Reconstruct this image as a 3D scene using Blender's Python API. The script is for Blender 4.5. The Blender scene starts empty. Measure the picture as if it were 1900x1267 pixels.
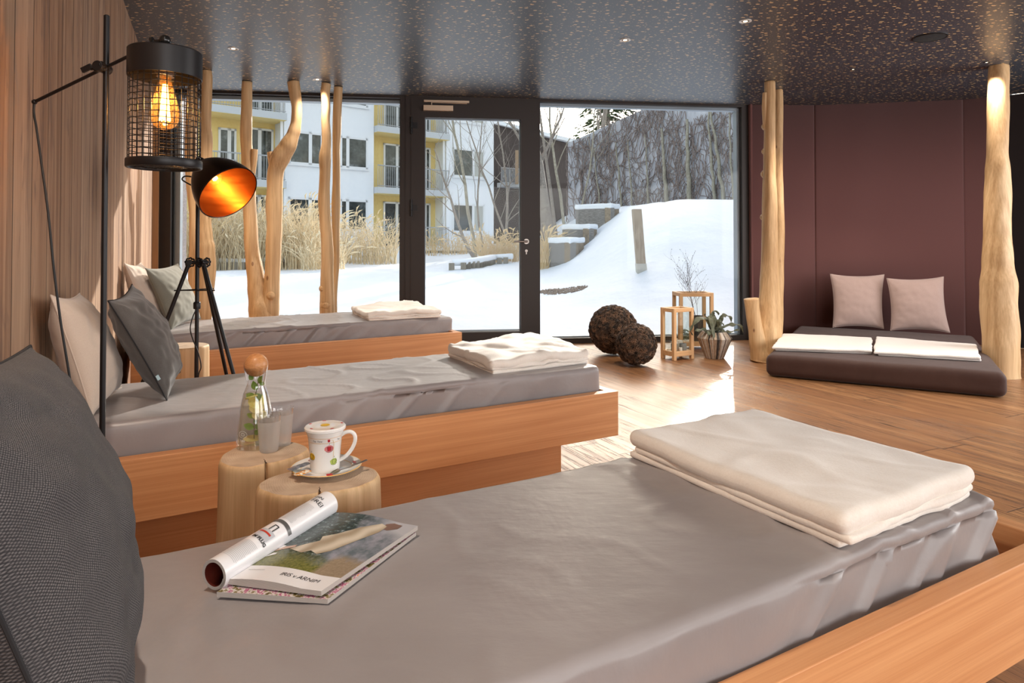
import bpy, bmesh, math, random
from math import sin, cos, pi, radians, atan2, sqrt
from mathutils import Vector, Matrix, noise
random.seed(7)
C = bpy.context.scene.collection
SC = bpy.context.scene

# ------------------------------------------------------------------ camera
F = 1240.0; PITCH = radians(1.0); HOR = 447.0; CAMH = 1.05
PPY = HOR - F*math.tan(PITCH)
cd = bpy.data.cameras.new('camera'); cam = bpy.data.objects.new('camera', cd); C.objects.link(cam)
cam.location = (0, 0, CAMH); cam.rotation_euler = (radians(90)+PITCH, 0, 0)
cd.sensor_width = 36; cd.lens = F/1900*36; cd.shift_y = -(633.5-PPY)/1900
cd.clip_start = 0.02; cd.clip_end = 400
SC.camera = cam

# ------------------------------------------------------------------ light, world, exposure
SUN_DIR = Vector((-0.335, -1.0, -0.400)).normalized()      # direction the sunlight travels
def link_light(name, kind, loc, energy, color=(1, 1, 1), rot=None, **kw):
    l = bpy.data.lights.new(name, kind); l.energy = energy; l.color = color
    for k, v in kw.items(): setattr(l, k, v)
    o = bpy.data.objects.new(name, l); o.location = loc
    if rot is not None: o.rotation_euler = rot
    C.objects.link(o); return o
link_light('sun', 'SUN', (8, 30, 14), 3.5, (1.0, 0.94, 0.85),
           SUN_DIR.to_track_quat('-Z', 'Y').to_euler(), angle=radians(0.6))
# added fill lights at added, unseen windows behind and right of the camera
link_light('rear_fill_light', 'AREA', (1.6, -2.85, 1.45), 115, (1.0, 0.98, 0.99),
           (radians(90), 0, 0), shape='RECTANGLE', size=5.4, size_y=1.9)
link_light('side_fill_light', 'AREA', (5.5, 3.6, 1.35), 85, (1.0, 0.98, 0.99),  # two unseen side fills added to brighten the room
           (radians(90), 0, radians(90)), shape='RECTANGLE', size=3.4, size_y=2.0)
link_light('side_fill_light', 'AREA', (5.5, -1.2, 1.35), 50, (1.0, 0.98, 0.99),
           (radians(90), 0, radians(90)), shape='RECTANGLE', size=2.6, size_y=2.0)
W = bpy.data.worlds.new('sky'); SC.world = W; W.use_nodes = True
wn = W.node_tree; wn.nodes.clear()
wo = wn.nodes.new('ShaderNodeOutputWorld'); wb = wn.nodes.new('ShaderNodeBackground')
sky = wn.nodes.new('ShaderNodeTexSky')
try:
    sky.sky_type = 'NISHITA'; sky.sun_disc = False
    sky.sun_elevation = radians(22); sky.sun_rotation = radians(18); sky.air_density = 1.6; sky.dust_density = 3.0
except Exception: pass
hs = wn.nodes.new('ShaderNodeHueSaturation'); hs.inputs['Saturation'].default_value = 0.55
wn.links.new(sky.outputs[0], hs.inputs['Color'])
wn.links.new(hs.outputs[0], wb.inputs['Color']); wb.inputs['Strength'].default_value = 0.28
wn.links.new(wb.outputs[0], wo.inputs[0])
vs = SC.view_settings
vs.view_transform = 'Standard'; vs.look = 'None'; vs.exposure = 0.55; vs.gamma = 1.0; vs.use_curve_mapping = False
SC.cycles.use_denoising = True
SC.cycles.max_bounces = 10; SC.cycles.transparent_max_bounces = 24; SC.cycles.transmission_bounces = 10
SC.cycles.caustics_reflective = False; SC.cycles.caustics_refractive = False
SC.cycles.sample_clamp_indirect = 6.0

# ------------------------------------------------------------------ geometry of the place
def ray(px, py):
    xc = (px-950)/F; yc = (PPY-py)/F
    return Vector((xc, cos(PITCH)-yc*sin(PITCH), sin(PITCH)+yc*cos(PITCH)))
def P(px, py, z):                       # point of a horizontal plane
    d = ray(px, py); t = (z-CAMH)/d.z
    return Vector((d.x*t, d.y*t, z))
def D(px, py, Y):                       # point at a depth
    d = ray(px, py); t = Y/d.y
    return Vector((d.x*t, Y, CAMH+d.z*t))
CEIL = 2.5
BD = Vector((.8695, .494, 0)); BN = Vector((-.494, .8695, 0))     # long and short direction of the loungers
BANG = atan2(.494, .8695)
def SN(s, n, z=0): return BD*s + BN*n + Vector((0, 0, z))
WD = Vector((1, .128, 0)).normalized(); WNRM = Vector((.127, -.9919, 0))   # window wall: along, into the room
def wall_y(x): return 6.786+.128*x
def lw_x(y): return -.521-.455*y        # left wall
LWD = Vector((.455, -1, 0)).normalized()
CORNER = Vector((-3.41, 6.35, 0))

# ------------------------------------------------------------------ object helpers
ROOT = {}
def tag(o, label=None, cat=None, group=None, kind=None):
    if label: o['label'] = label
    if cat: o['category'] = cat
    if group: o['group'] = group
    if kind: o['kind'] = kind
    return o
def thing(name, label, cat, loc=(0, 0, 0), rotz=0, group=None, kind=None):
    o = bpy.data.objects.new(name, None); C.objects.link(o)
    o.location = loc; o.rotation_euler = (0, 0, rotz); o.empty_display_size = .1
    tag(o, label, cat, group, kind)
    ROOT[o.name] = Matrix.Translation(Vector(loc)) @ Matrix.Rotation(rotz, 4, 'Z')
    return o
class MB:
    def __init__(s): s.v = []; s.f = []; s.m = []; s.uv = {}
    def add(s, vs_, fs, mi=0):
        b = len(s.v); s.v += [Vector(p) for p in vs_]
        for f in fs: s.f.append([b+i for i in f]); s.m.append(mi)
        return b
    def box(s, x0, x1, y0, y1, z0, z1, M=None, mi=0):
        vv = [Vector((x, y, z)) for x in (x0, x1) for y in (y0, y1) for z in (z0, z1)]
        if M is not None: vv = [M @ p for p in vv]
        s.add(vv, [(0, 1, 3, 2), (4, 6, 7, 5), (0, 4, 5, 1), (2, 3, 7, 6), (0, 2, 6, 4), (1, 5, 7, 3)], mi)
        return s
    def obox(s, p, q, hw, z0, z1, side=None, mi=0):      # upright box from p to q, half width hw
        p = Vector((p[0], p[1], 0)); q = Vector((q[0], q[1], 0)); d = (q-p).normalized(); n = Vector((-d.y, d.x, 0))
        a, b = (-hw, hw) if side is None else side
        vv = [c+n*o+Vector((0, 0, z)) for c in (p, q) for o in (a, b) for z in (z0, z1)]
        s.add(vv, [(0, 1, 3, 2), (4, 6, 7, 5), (0, 4, 5, 1), (2, 3, 7, 6), (0, 2, 6, 4), (1, 5, 7, 3)], mi); return s
    def grid(s, fn, nu, nv, wrapu=False, wrapv=False, mi=0, uv=False):
        b = len(s.v); cu = nu if wrapu else nu+1; cv = nv if wrapv else nv+1
        for i in range(cu):
            for j in range(cv): s.v.append(Vector(fn(i/nu, j/nv)))
        for i in range(nu):
            for j in range(nv):
                a = b+i*cv+j; c = b+((i+1) % cu)*cv+j
                j1 = (j+1) % cv
                q = [a, c, b+((i+1) % cu)*cv+j1, b+i*cv+j1]
                if uv: s.uv[len(s.f)] = [(i/nu, j/nv), ((i+1)/nu, j/nv), ((i+1)/nu, (j+1)/nv), (i/nu, (j+1)/nv)]
                s.f.append(q); s.m.append(mi)
        return s
    def lathe(s, prof, M=None, seg=32, mi=0, cap0=False, cap1=False):
        b = len(s.v); n = len(prof)
        for r, z in prof:
            for k in range(seg):
                a = 2*pi*k/seg; p = Vector((r*cos(a), r*sin(a), z)); s.v.append(M @ p if M is not None else p)
        for i in range(n-1):
            for k in range(seg):
                k1 = (k+1) % seg
                s.f.append([b+i*seg+k, b+i*seg+k1, b+(i+1)*seg+k1, b+(i+1)*seg+k]); s.m.append(mi)
        if cap0: s.f.append([b+k for k in range(seg)][::-1]); s.m.append(mi)
        if cap1: s.f.append([b+(n-1)*seg+k for k in range(seg)]); s.m.append(mi)
        return s
    def tube(s, path, rad, seg=8, mi=0, cap=True, fn=None, up=None):
        path = [Vector(p) for p in path]; n = len(path)
        if not hasattr(rad, '__len__'): rad = [rad]*n
        b = len(s.v); ref = None
        for i, p in enumerate(path):
            t = (path[min(i+1, n-1)]-path[max(i-1, 0)])
            t = t.normalized() if t.length > 1e-9 else Vector((0, 0, 1))
            if ref is None: ref = t.orthogonal().normalized() if up is None else (Vector(up)-t*t.dot(Vector(up))).normalized()
            else:
                ref = ref-t*t.dot(ref); ref = ref.normalized() if ref.length > 1e-6 else t.orthogonal().normalized()
            bi = t.cross(ref)
            for k in range(seg):
                a = 2*pi*k/seg; r = rad[i]*(fn(i/(n-1), a, p) if fn else 1)
                s.v.append(p+ref*(r*cos(a))+bi*(r*sin(a)))
        for i in range(n-1):
            for k in range(seg):
                k1 = (k+1) % seg
                s.f.append([b+i*seg+k, b+i*seg+k1, b+(i+1)*seg+k1, b+(i+1)*seg+k]); s.m.append(mi)
        if cap:
            s.f.append([b+k for k in range(seg)][::-1]); s.m.append(mi)
            s.f.append([b+(n-1)*seg+k for k in range(seg)]); s.m.append(mi)
        return s
    def ball(s, c, r, nu=24, nv=14, mi=0, M=None, fn=None):
        c = Vector(c)
        def g(u, v):
            a = 2*pi*u; t = pi*v; d = Vector((sin(t)*cos(a), sin(t)*sin(a), -cos(t)))
            p = d*(r*(fn(d) if fn else 1)); return c+(M @ p if M is not None else p)
        return s.grid(g, nu, nv, wrapu=True, mi=mi)
    def poly(s, pts, mi=0): s.add(pts, [list(range(len(pts)))], mi); return s
    def build(s, name, mats, parent=None, root=None, smooth=True, bevel=0, weld=0, angle=40, local=False, loc=None, subsurf=0, solid=0):
        """verts are in world space unless local; children are stored relative to their (unscaled) root"""
        me = bpy.data.meshes.new(name)
        inv = None
        if parent is not None and not local:
            r = parent
            while r.parent: r = r.parent
            inv = ROOT.get(r.name)
            inv = inv.inverted() if inv is not None else Matrix.Translation(-r.location)
        vv = [inv @ p for p in s.v] if inv is not None else s.v
        if parent is None and loc is not None and not local:
            L = Vector(loc); vv = [p-L for p in vv]
        me.from_pydata([tuple(p) for p in vv], [], s.f)
        if not isinstance(mats, (list, tuple)): mats = [mats]
        for m in mats: me.materials.append(m)
        for i, p in enumerate(me.polygons): p.material_index = s.m[i]; p.use_smooth = smooth
        if s.uv:
            ul = me.uv_layers.new(name='UVMap')
            for i, p in enumerate(me.polygons):
                if i in s.uv:
                    for k, li in enumerate(p.loop_indices): ul.data[li].uv = s.uv[i][k]
        bm = bmesh.new(); bm.from_mesh(me)
        if weld: bmesh.ops.remove_doubles(bm, verts=bm.verts, dist=weld)
        if not s.uv: bmesh.ops.recalc_face_normals(bm, faces=bm.faces)
        if smooth and angle < 180:
            for e in bm.edges:
                if len(e.link_faces) == 2 and e.calc_face_angle(0) > radians(angle): e.smooth = False
        bm.to_mesh(me); bm.free()
        o = bpy.data.objects.new(name, me); C.objects.link(o)
        if parent is not None: o.parent = parent
        elif loc is not None: o.location = loc; ROOT[o.name] = Matrix.Translation(Vector(loc))
        if bevel:
            md = o.modifiers.new('bevel', 'BEVEL'); md.width = bevel; md.segments = 2; md.limit_method = 'ANGLE'; md.angle_limit = radians(35)
        if solid:
            md = o.modifiers.new('solid', 'SOLIDIFY'); md.thickness = solid; md.offset = 0
        if subsurf:
            md = o.modifiers.new('sub', 'SUBSURF'); md.levels = subsurf; md.render_levels = subsurf
        return o

def axes(nn, h, r):
    """grid positions -h..h with extra lines inside the rounding radius r"""
    a = [-h, -h+r*.3, -h+r*.65, -h+r]
    inner = [-h+r+(2*h-2*r)*i/nn for i in range(1, nn)]
    return a+inner+[h-r, h-r*.65, h-r*.3, h]
def rounded_box(hx, hy, hz, r, nx, ny, nz, fn=None):
    """rounded box as a welded cube grid; fn(p, normal, (u,v,w)) -> point"""
    X = axes(nx, hx, min(r, hx)); Y = axes(ny, hy, min(r, hy)); Z = axes(nz, hz, min(r, hz))
    idx = {}; vs_ = []; fs = []
    def V(i, j, k):
        key = (i, j, k)
        if key in idx: return idx[key]
        p = Vector((X[i], Y[j], Z[k]))
        q = Vector((max(-hx+r, min(hx-r, p.x)) if hx > r else 0, max(-hy+r, min(hy-r, p.y)) if hy > r else 0, max(-hz+r, min(hz-r, p.z)) if hz > r else 0))
        d = p-q; d = d.normalized() if d.length > 1e-9 else Vector((0, 0, 1))
        w = q+d*r
        if fn: w = fn(w, d)
        idx[key] = len(vs_); vs_.append(w); return idx[key]
    a, b, c = len(X)-1, len(Y)-1, len(Z)-1
    for i in range(a):
        for j in range(b):
            fs.append((V(i, j, c), V(i+1, j, c), V(i+1, j+1, c), V(i, j+1, c)))
            fs.append((V(i, j, 0), V(i, j+1, 0), V(i+1, j+1, 0), V(i+1, j, 0)))
    for i in range(a):
        for k in range(c):
            fs.append((V(i, 0, k), V(i+1, 0, k), V(i+1, 0, k+1), V(i, 0, k+1)))
            fs.append((V(i, b, k), V(i, b, k+1), V(i+1, b, k+1), V(i+1, b, k)))
    for j in range(b):
        for k in range(c):
            fs.append((V(0, j, k), V(0, j, k+1), V(0, j+1, k+1), V(0, j+1, k)))
            fs.append((V(a, j, k), V(a, j+1, k), V(a, j+1, k+1), V(a, j, k+1)))
    return vs_, fs
def nz(p, s=1.0, seed=0): return noise.noise(Vector((p[0]*s+seed*7.3, p[1]*s+seed*3.1, p[2]*s)))

# ------------------------------------------------------------------ materials
MAT = {}
class NT:
    def __init__(s, name):
        s.m = bpy.data.materials.new(name); s.m.use_nodes = True; s.t = s.m.node_tree; s.t.nodes.clear()
        s.out = s.n('ShaderNodeOutputMaterial'); MAT[name] = s.m
    def n(s, t, **kw):
        x = s.t.nodes.new(t)
        for k, v in kw.items():
            if k in ('operation', 'blend_type', 'data_type', 'feature', 'wave_type', 'bands_direction', 'rings_direction', 'noise_dimensions', 'voronoi_dimensions', 'clamp', 'distance', 'wave_profile', 'interpolation'): setattr(x, k, v)
            else: s.set(x, k, v)
        return x
    def set(s, x, k, v):
        i = x.inputs[int(k[1:])] if k[0] == 'i' and k[1:].isdigit() else x.inputs[k.replace('_', ' ')]
        if hasattr(v, 'is_linked') or hasattr(v, 'links'): s.t.links.new(v, i)
        else:
            if isinstance(v, (tuple, list)) and len(v) == 3 and i.type == 'RGBA': v = (*v, 1)
            i.default_value = v
    def obj(s, sc=(1, 1, 1), rot=(0, 0, 0), loc=(0, 0, 0), which='Object'):
        tc = s.n('ShaderNodeTexCoord'); mp = s.n('ShaderNodeMapping')
        s.t.links.new(tc.outputs[which], mp.inputs[0])
        mp.inputs['Scale'].default_value = sc; mp.inputs['Rotation'].default_value = rot; mp.inputs['Location'].default_value = loc
        return mp.outputs[0]
    def noise(s, vec, scale=5, detail=3, rough=.5, dist=0):
        x = s.n('ShaderNodeTexNoise', Vector=vec, Scale=scale, Detail=detail, Roughness=rough, Distortion=dist); return x.outputs[0]
    def math(s, op, a, b=0, c=0):
        x = s.n('ShaderNodeMath', operation=op, i0=a, i1=b, i2=c); return x.outputs[0]
    def ramp(s, fac, stops):
        x = s.n('ShaderNodeValToRGB'); s.t.links.new(fac, x.inputs[0]); e = x.color_ramp.elements
        while len(e) < len(stops): e.new(.5)
        for k, (p, c) in enumerate(stops):
            e[k].position = p; e[k].color = (*c, 1) if len(c) == 3 else c
        return x.outputs[0]
    def fr(s, fac, a, b, lo=0, hi=1):
        x = s.n('ShaderNodeMapRange', i0=fac, i1=a, i2=b, i3=lo, i4=hi); return x.outputs[0]
    def mix(s, fac, a, b, mode='MIX'):
        x = s.n('ShaderNodeMix', data_type='RGBA', blend_type=mode)
        s.set(x, 'i0', fac); s.set(x, 'i6', a); s.set(x, 'i7', b); return x.outputs[2]
    def bump(s, h, strength=.3, dist=.01, normal=None):
        x = s.n('ShaderNodeBump', Height=h, Strength=strength, Distance=dist)
        if normal is not None: s.t.links.new(normal, x.inputs['Normal'])
        return x.outputs[0]
    def bsdf(s, color=(.8, .8, .8), rough=.5, metal=0, normal=None, **kw):
        b = s.n('ShaderNodeBsdfPrincipled'); s.set(b, 'Base Color', color); s.set(b, 'Roughness', rough); s.set(b, 'Metallic', metal)
        if normal is not None: s.t.links.new(normal, b.inputs['Normal'])
        for k, v in kw.items(): s.set(b, k, v)
        s.t.links.new(b.outputs[0], s.out.inputs[0]); return b
def plain(name, color, rough=.5, metal=0, **kw):
    t = NT(name); t.bsdf(color, rough, metal, **kw); return t.m
def speck(name, c1, c2, scale=20, rough=.8, bump=.2, dist=.004, detail=4, sc=(1, 1, 1), **kw):
    t = NT(name); v = t.obj(sc); h = t.noise(v, scale, detail, .6)
    t.bsdf(t.mix(t.fr(h, .3, .7), c1, c2), rough, normal=t.bump(h, bump, dist), **kw); return t.m
def wood(name, c1, c2, axis=0, rings=1.0, rough=.5, knots=0.0, knotc=(.16, .05, .02), fine=1.0, bump=.12, spec=.4):
    """long grain along the axis"""
    t = NT(name); st = [6.0, 6.0, 6.0]; st[axis] = .16
    v = t.obj(tuple(st)); warp = t.noise(v, .55*rings, 2, .5)
    g = t.math('SINE', t.math('MULTIPLY', warp, 190*rings)); g = t.fr(g, -1, 1)
    st2 = [170*fine, 170*fine, 170*fine]; st2[axis] = 2.2
    fi = t.noise(t.obj(tuple(st2)), 1, 3, .6)
    big = t.noise(t.obj((1.3, 1.3, 1.3)), 1.2, 2)
    f = t.math('ADD', t.math('MULTIPLY', g, .16), t.math('MULTIPLY', fi, .60)); f = t.math('ADD', f, t.math('MULTIPLY', big, .35))
    col = t.mix(t.fr(f, .30, .82), c1, c2)
    if knots:
        kv = [3.2, 3.2, 3.2]; kv[axis] = 1.6
        vo = t.n('ShaderNodeTexVoronoi', Vector=t.obj(tuple(kv)), Scale=1.35 if axis != 2 else 2.0, Randomness=1.0)
        kd = vo.outputs['Distance']
        ring = t.fr(t.math('SINE', t.math('MULTIPLY', kd, 150)), -1, 1, .55, 1)
        m = t.fr(kd, .03*knots, .07*knots, 1, 0)
        col = t.mix(t.math('MULTIPLY', m, ring), col, knotc)
    t.bsdf(col, rough, normal=t.bump(t.math('ADD', fi, t.math('MULTIPLY', g, .3)), bump, .003), Specular_IOR_Level=spec); return t.m

m_larch = wood('larch_board', (.56, .23, .085), (.76, .38, .17), 0, 1.0, .45, .9)
m_larch_end = wood('larch_board_cross', (.56, .23, .085), (.76, .38, .17), 1, 1.0, .45, .8)
m_trunk = wood('peeled_trunk', (.42, .24, .10), (.78, .55, .31), 2, .5, .55, 1.3, (.14, .045, .02), .5, .1)
m_stumpside = wood('stump_side', (.50, .30, .14), (.80, .57, .33), 2, .45, .6, .8, (.14, .045, .02), .5, .15)
m_pinelight = wood('pale_pine', (.58, .33, .15), (.80, .52, .28), 2, .8, .55, .9, (.2, .07, .03), .8)
m_pinelight_x = wood('pale_pine_rail', (.58, .33, .15), (.80, .52, .28), 0, .8, .55, .9, (.2, .07, .03), .8)
def mk_floor():
    t = NT('oak_plank_floor')
    v = t.obj((1, 1, 1), (0, 0, radians(64.5)))
    sep = t.n('ShaderNodeSeparateXYZ'); t.t.links.new(v, sep.inputs[0])
    u, w = sep.outputs[0], sep.outputs[1]
    row = t.math('FLOOR', t.math('DIVIDE', w, .19))
    off = t.n('ShaderNodeTexWhiteNoise', noise_dimensions='1D', W=row).outputs[0]
    uu = t.math('ADD', t.math('DIVIDE', u, 1.9), t.math('MULTIPLY', off, 5.0))
    cell = t.math('FLOOR', uu)
    cid = t.math('ADD', t.math('MULTIPLY', row, 13.7), t.math('MULTIPLY', cell, 3.31))
    rnd = t.n('ShaderNodeTexWhiteNoise', noise_dimensions='1D', W=cid).outputs[0]
    comb = t.n('ShaderNodeCombineXYZ', X=t.math('MULTIPLY', u, 1.4), Y=t.math('MULTIPLY', w, 16), Z=t.math('MULTIPLY', cid, 1.7))
    g = t.noise(comb.outputs[0], 1.0, 5, .6, .35)
    comb2 = t.n('ShaderNodeCombineXYZ', X=t.math('MULTIPLY', u, 5), Y=t.math('MULTIPLY', w, 150), Z=cid)
    fi = t.noise(comb2.outputs[0], 1.0, 3, .6)
    col = t.ramp(g, [(.25, (.13, .050, .020)), (.45, (.30, .140, .058)), (.6, (.43, .225, .100)), (.8, (.54, .31, .155))])
    col = t.mix(t.fr(rnd, 0, 1, 0, .75), col, (.25, .115, .050), 'MIX')
    col = t.mix(t.fr(fi, .35, .7, .25, 0), col, (.22, .10, .045))
    # cracks and dark splits
    comb3 = t.n('ShaderNodeCombineXYZ', X=t.math('MULTIPLY', u, 1.0), Y=t.math('MULTIPLY', w, 26), Z=t.math('MULTIPLY', cid, .7))
    cr = t.noise(comb3.outputs[0], .9, 4, .65, .8)
    crk = t.fr(t.math('ABSOLUTE', t.math('SUBTRACT', cr, .5)), .004, .020, 1, 0)
    reg = t.fr(t.noise(t.obj((1.6, 1.6, 1.6)), 1, 2), .40, .50, 0, 1)
    crk = t.math('MULTIPLY', crk, reg)
    vo = t.n('ShaderNodeTexVoronoi', Vector=t.n('ShaderNodeCombineXYZ', X=t.math('MULTIPLY', u, 1.1), Y=t.math('MULTIPLY', w, 3.4)).outputs[0], Scale=1.0)
    kn = t.fr(vo.outputs['Distance'], .05, .15, 1, 0)
    crk = t.math('MAXIMUM', crk, t.math('MULTIPLY', kn, t.fr(g, .35, .6, .2, 1)))
    fw = t.math('ABSOLUTE', t.math('SUBTRACT', t.math('FRACT', t.math('DIVIDE', w, .19)), .5))
    gap = t.fr(fw, .482, .494, 0, 1)
    fu = t.math('ABSOLUTE', t.math('SUBTRACT', t.math('FRACT', uu), .5))
    gap = t.math('MAXIMUM', gap, t.fr(fu, .4978, .4990, 0, 1))
    dark = t.math('MAXIMUM', t.math('MULTIPLY', crk, .95), t.math('MULTIPLY', gap, .85))
    col = t.mix(dark, col, (.045, .022, .012))
    h = t.math('SUBTRACT', t.math('MULTIPLY', t.math('ADD', fi, g), .3), dark)
    t.bsdf(col, t.fr(g, .3, .7, .42, .30), normal=t.bump(h, .35, .003), Specular_IOR_Level=.55)
    return t.m
m_floor = mk_floor()
def mk_wall_planks():
    t = NT('weathered_wall_boards')          # vertical boards; wall coordinate along y
    tc = t.n('ShaderNodeTexCoord'); sep = t.n('ShaderNodeSeparateXYZ'); t.t.links.new(tc.outputs['Object'], sep.inputs[0])
    y, z = sep.outputs[1], sep.outputs[2]
    row = t.math('FLOOR', t.math('DIVIDE', y, .21))
    rnd = t.n('ShaderNodeTexWhiteNoise', noise_dimensions='1D', W=row).outputs[0]
    c1 = t.n('ShaderNodeCombineXYZ', X=t.math('MULTIPLY', y, 15), Y=t.math('MULTIPLY', z, .55), Z=t.math('MULTIPLY', row, 2.3))
    g = t.noise(c1.outputs[0], 1, 5, .62, 1.0)
    c2 = t.n('ShaderNodeCombineXYZ', X=t.math('MULTIPLY', y, 200), Y=t.math('MULTIPLY', z, 4), Z=row)
    fi = t.noise(c2.outputs[0], 1, 3, .6)
    c3 = t.n('ShaderNodeCombineXYZ', X=t.math('MULTIPLY', y, 14), Y=t.math('MULTIPLY', z, 2.6), Z=t.math('MULTIPLY', row, 1.1))
    st = t.noise(c3.outputs[0], 1, 4, .7, .4)
    col = t.ramp(g, [(.28, (.15, .085, .05)), (.45, (.30, .18, .11)), (.58, (.42, .27, .17)), (.75, (.54, .38, .26))])
    col = t.mix(t.fr(rnd, 0, 1, 0, .6), col, t.mix(t.fr(rnd, .3, .7), (.36, .17, .09), (.48, .34, .24)))
    col = t.mix(t.fr(st, .54, .68, 0, .8), col, (.17, .11, .085))
    col = t.mix(t.fr(fi, .3, .6, .3, 0), col, (.15, .08, .05))
    fw = t.math('ABSOLUTE', t.math('SUBTRACT', t.math('FRACT', t.math('DIVIDE', y, .21)), .5))
    gap = t.fr(fw, .470, .492, 0, 1)
    col = t.mix(t.math('MULTIPLY', gap, .85), col, (.04, .02, .012))
    h = t.math('SUBTRACT', t.math('MULTIPLY', t.math('ADD', g, fi), .4), gap)
    t.bsdf(col, .75, normal=t.bump(h, .5, .004), Specular_IOR_Level=.25); return t.m
m_wallboard = mk_wall_planks()
def mk_ceiling():
    t = NT('dark_ceiling_gold_flecks')
    def dashes(sx, sy, thr, off, rot):
        v = t.obj((sx, sy, .001), (0, 0, rot), off)
        vo = t.n('ShaderNodeTexVoronoi', Vector=v, Scale=1.0, Randomness=.95, voronoi_dimensions='2D')
        # ellipse shaped flecks: short in y after scaling
        return t.fr(vo.outputs['Distance'], thr*.75, thr, 1, 0)
    a = dashes(8.5, 15, .12, (0, 0, 0), 0)
    b = dashes(12, 21, .085, (3.3, 1.7, 0), 0)
    c = dashes(19, 28, .07, (8.1, 4.4, 0), 0)
    gold = t.math('MAXIMUM', a, b)
    m = t.math('MAXIMUM', gold, t.math('MULTIPLY', c, .6))
    base = t.mix(t.fr(t.noise(t.obj((1, 1, 1)), 1.2, 2), .3, .7), (.044, .052, .067), (.053, .062, .079))
    col = t.mix(m, base, (.78, .54, .27))
    t.bsdf(col, .36, Specular_IOR_Level=.6); return t.m
m_ceiling = mk_ceiling()
def fabric(name, c1, c2, scale=420, rough=.85, bump=.25, dist=.0008, sheen=.3, weave=True):
    t = NT(name); v = t.obj((1, 1, 1))
    a = t.n('ShaderNodeTexWave', Vector=v, Scale=scale*.16, Distortion=1.2, Detail=1, bands_direction='X').outputs['Fac']
    b = t.n('ShaderNodeTexWave', Vector=v, Scale=scale*.16, Distortion=1.2, Detail=1, bands_direction='Z').outputs['Fac']
    h = t.math('MULTIPLY', a, b) if weave else t.noise(v, scale*.5, 3)
    n2 = t.noise(v, scale, 2)
    f = t.math('ADD', t.math('MULTIPLY', h, .6), t.math('MULTIPLY', n2, .5))
    t.bsdf(t.mix(t.fr(f, .15, .85), c1, c2), rough, normal=t.bump(f, bump, dist), Sheen_Weight=sheen, Specular_IOR_Level=.2); return t.m
m_purple = fabric('aubergine_felt_wall', (.165, .074, .070), (.20, .092, .087), 500, .9, .1, .0005, .15)
m_cushion_coarse = None
def mk_weave():
    t = NT('coarse_charcoal_weave'); v = t.obj((1, 1, 1), which='UV')
    a = t.n('ShaderNodeTexVoronoi', Vector=t.obj((190, 190, 1), (0, 0, .785), which='UV'), Scale=1, Randomness=.15, voronoi_dimensions='2D').outputs['Distance']
    big = t.noise(t.obj((1, 1, 1)), 30, 3)
    col = t.mix(t.fr(a, .12, .5), (.20, .185, .185), (.028, .027, .030))
    col = t.mix(t.fr(big, .35, .65, 0, .35), col, (.05, .048, .052))
    t.bsdf(col, .75, normal=t.bump(t.math('SUBTRACT', 1, a), .8, .0018), Specular_IOR_Level=.35); return t.m
m_cushion_coarse = mk_weave()
m_cushion_dark = fabric('charcoal_cushion', (.065, .058, .054), (.115, .103, .095), 700, .85, .15, weave=False)
m_cushion_sage = fabric('sage_grey_cushion', (.15, .145, .115), (.235, .225, .18), 700, .85, .15, weave=False)
m_cushion_cream = fabric('cream_cushion', (.52, .41, .33), (.64, .53, .44), 700, .8, .12, weave=False)
m_cushion_mauve = fabric('mauve_cushion', (.37, .26, .23), (.50, .375, .34), 600, .85, .15, weave=False)
m_blanket = fabric('cream_fleece', (.82, .74, .66), (.90, .84, .77), 260, .95, .35, .0012, .6, False)
m_towel = fabric('white_towel', (.80, .73, .68), (.90, .86, .82), 300, .95, .3, .001, .4, False)
def mk_sheet(name, c1, c2, rough, spec=.5):
    t = NT(name); v = t.obj((1, 1, 1)); a = t.noise(v, 3.0, 4, .6, .6); b = t.noise(t.obj((1, 2.5, 1)), 16, 3, .6)
    c = t.noise(v, 260, 2)
    col = t.mix(t.fr(a, .3, .7), c1, c2)
    h = t.math('ADD', t.math('MULTIPLY', a, 1.0), t.math('ADD', t.math('MULTIPLY', b, .22), t.math('MULTIPLY', c, .02)))
    t.bsdf(col, t.fr(b, .3, .7, rough-.05, rough+.07), normal=t.bump(h, .3, .012), Specular_IOR_Level=spec, Sheen_Weight=.1); return t.m
m_sheet = mk_sheet('taupe_faux_leather', (.275, .243, .240), (.335, .303, .300), .40, .55)
m_futon = mk_sheet("dark_brown_cover", (.048, .022, .017), (.062, .030, .023), .70, .25)
m_black = plain('matt_black_metal', (.012, .011, .012), .38, .4)
m_blackg = plain('gloss_black_plastic', (.008, .008, .008), .12)
m_frame = plain('dark_bronze_frame', (.030, .022, .019), .45, .3)
m_frame_light = plain('grey_blue_frame', (.30, .36, .42), .4, .3)
m_gasket = plain('black_gasket', (.008, .008, .009), .6)
m_steel = plain('brushed_steel', (.34, .30, .275), .35, 1.0)
m_champagne = plain('champagne_aluminium', (.62, .47, .34), .35, .8)
m_white = plain('white_porcelain', (.86, .84, .81), .08, Coat_Weight=.4)
m_wax_grey = speck('grey_wax', (.20, .20, .19), (.30, .30, .29), 40, .6, .15)
m_wax_white = speck('white_wax', (.78, .74, .66), (.86, .83, .76), 40, .5, .1, Subsurface_Weight=.1)
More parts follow.
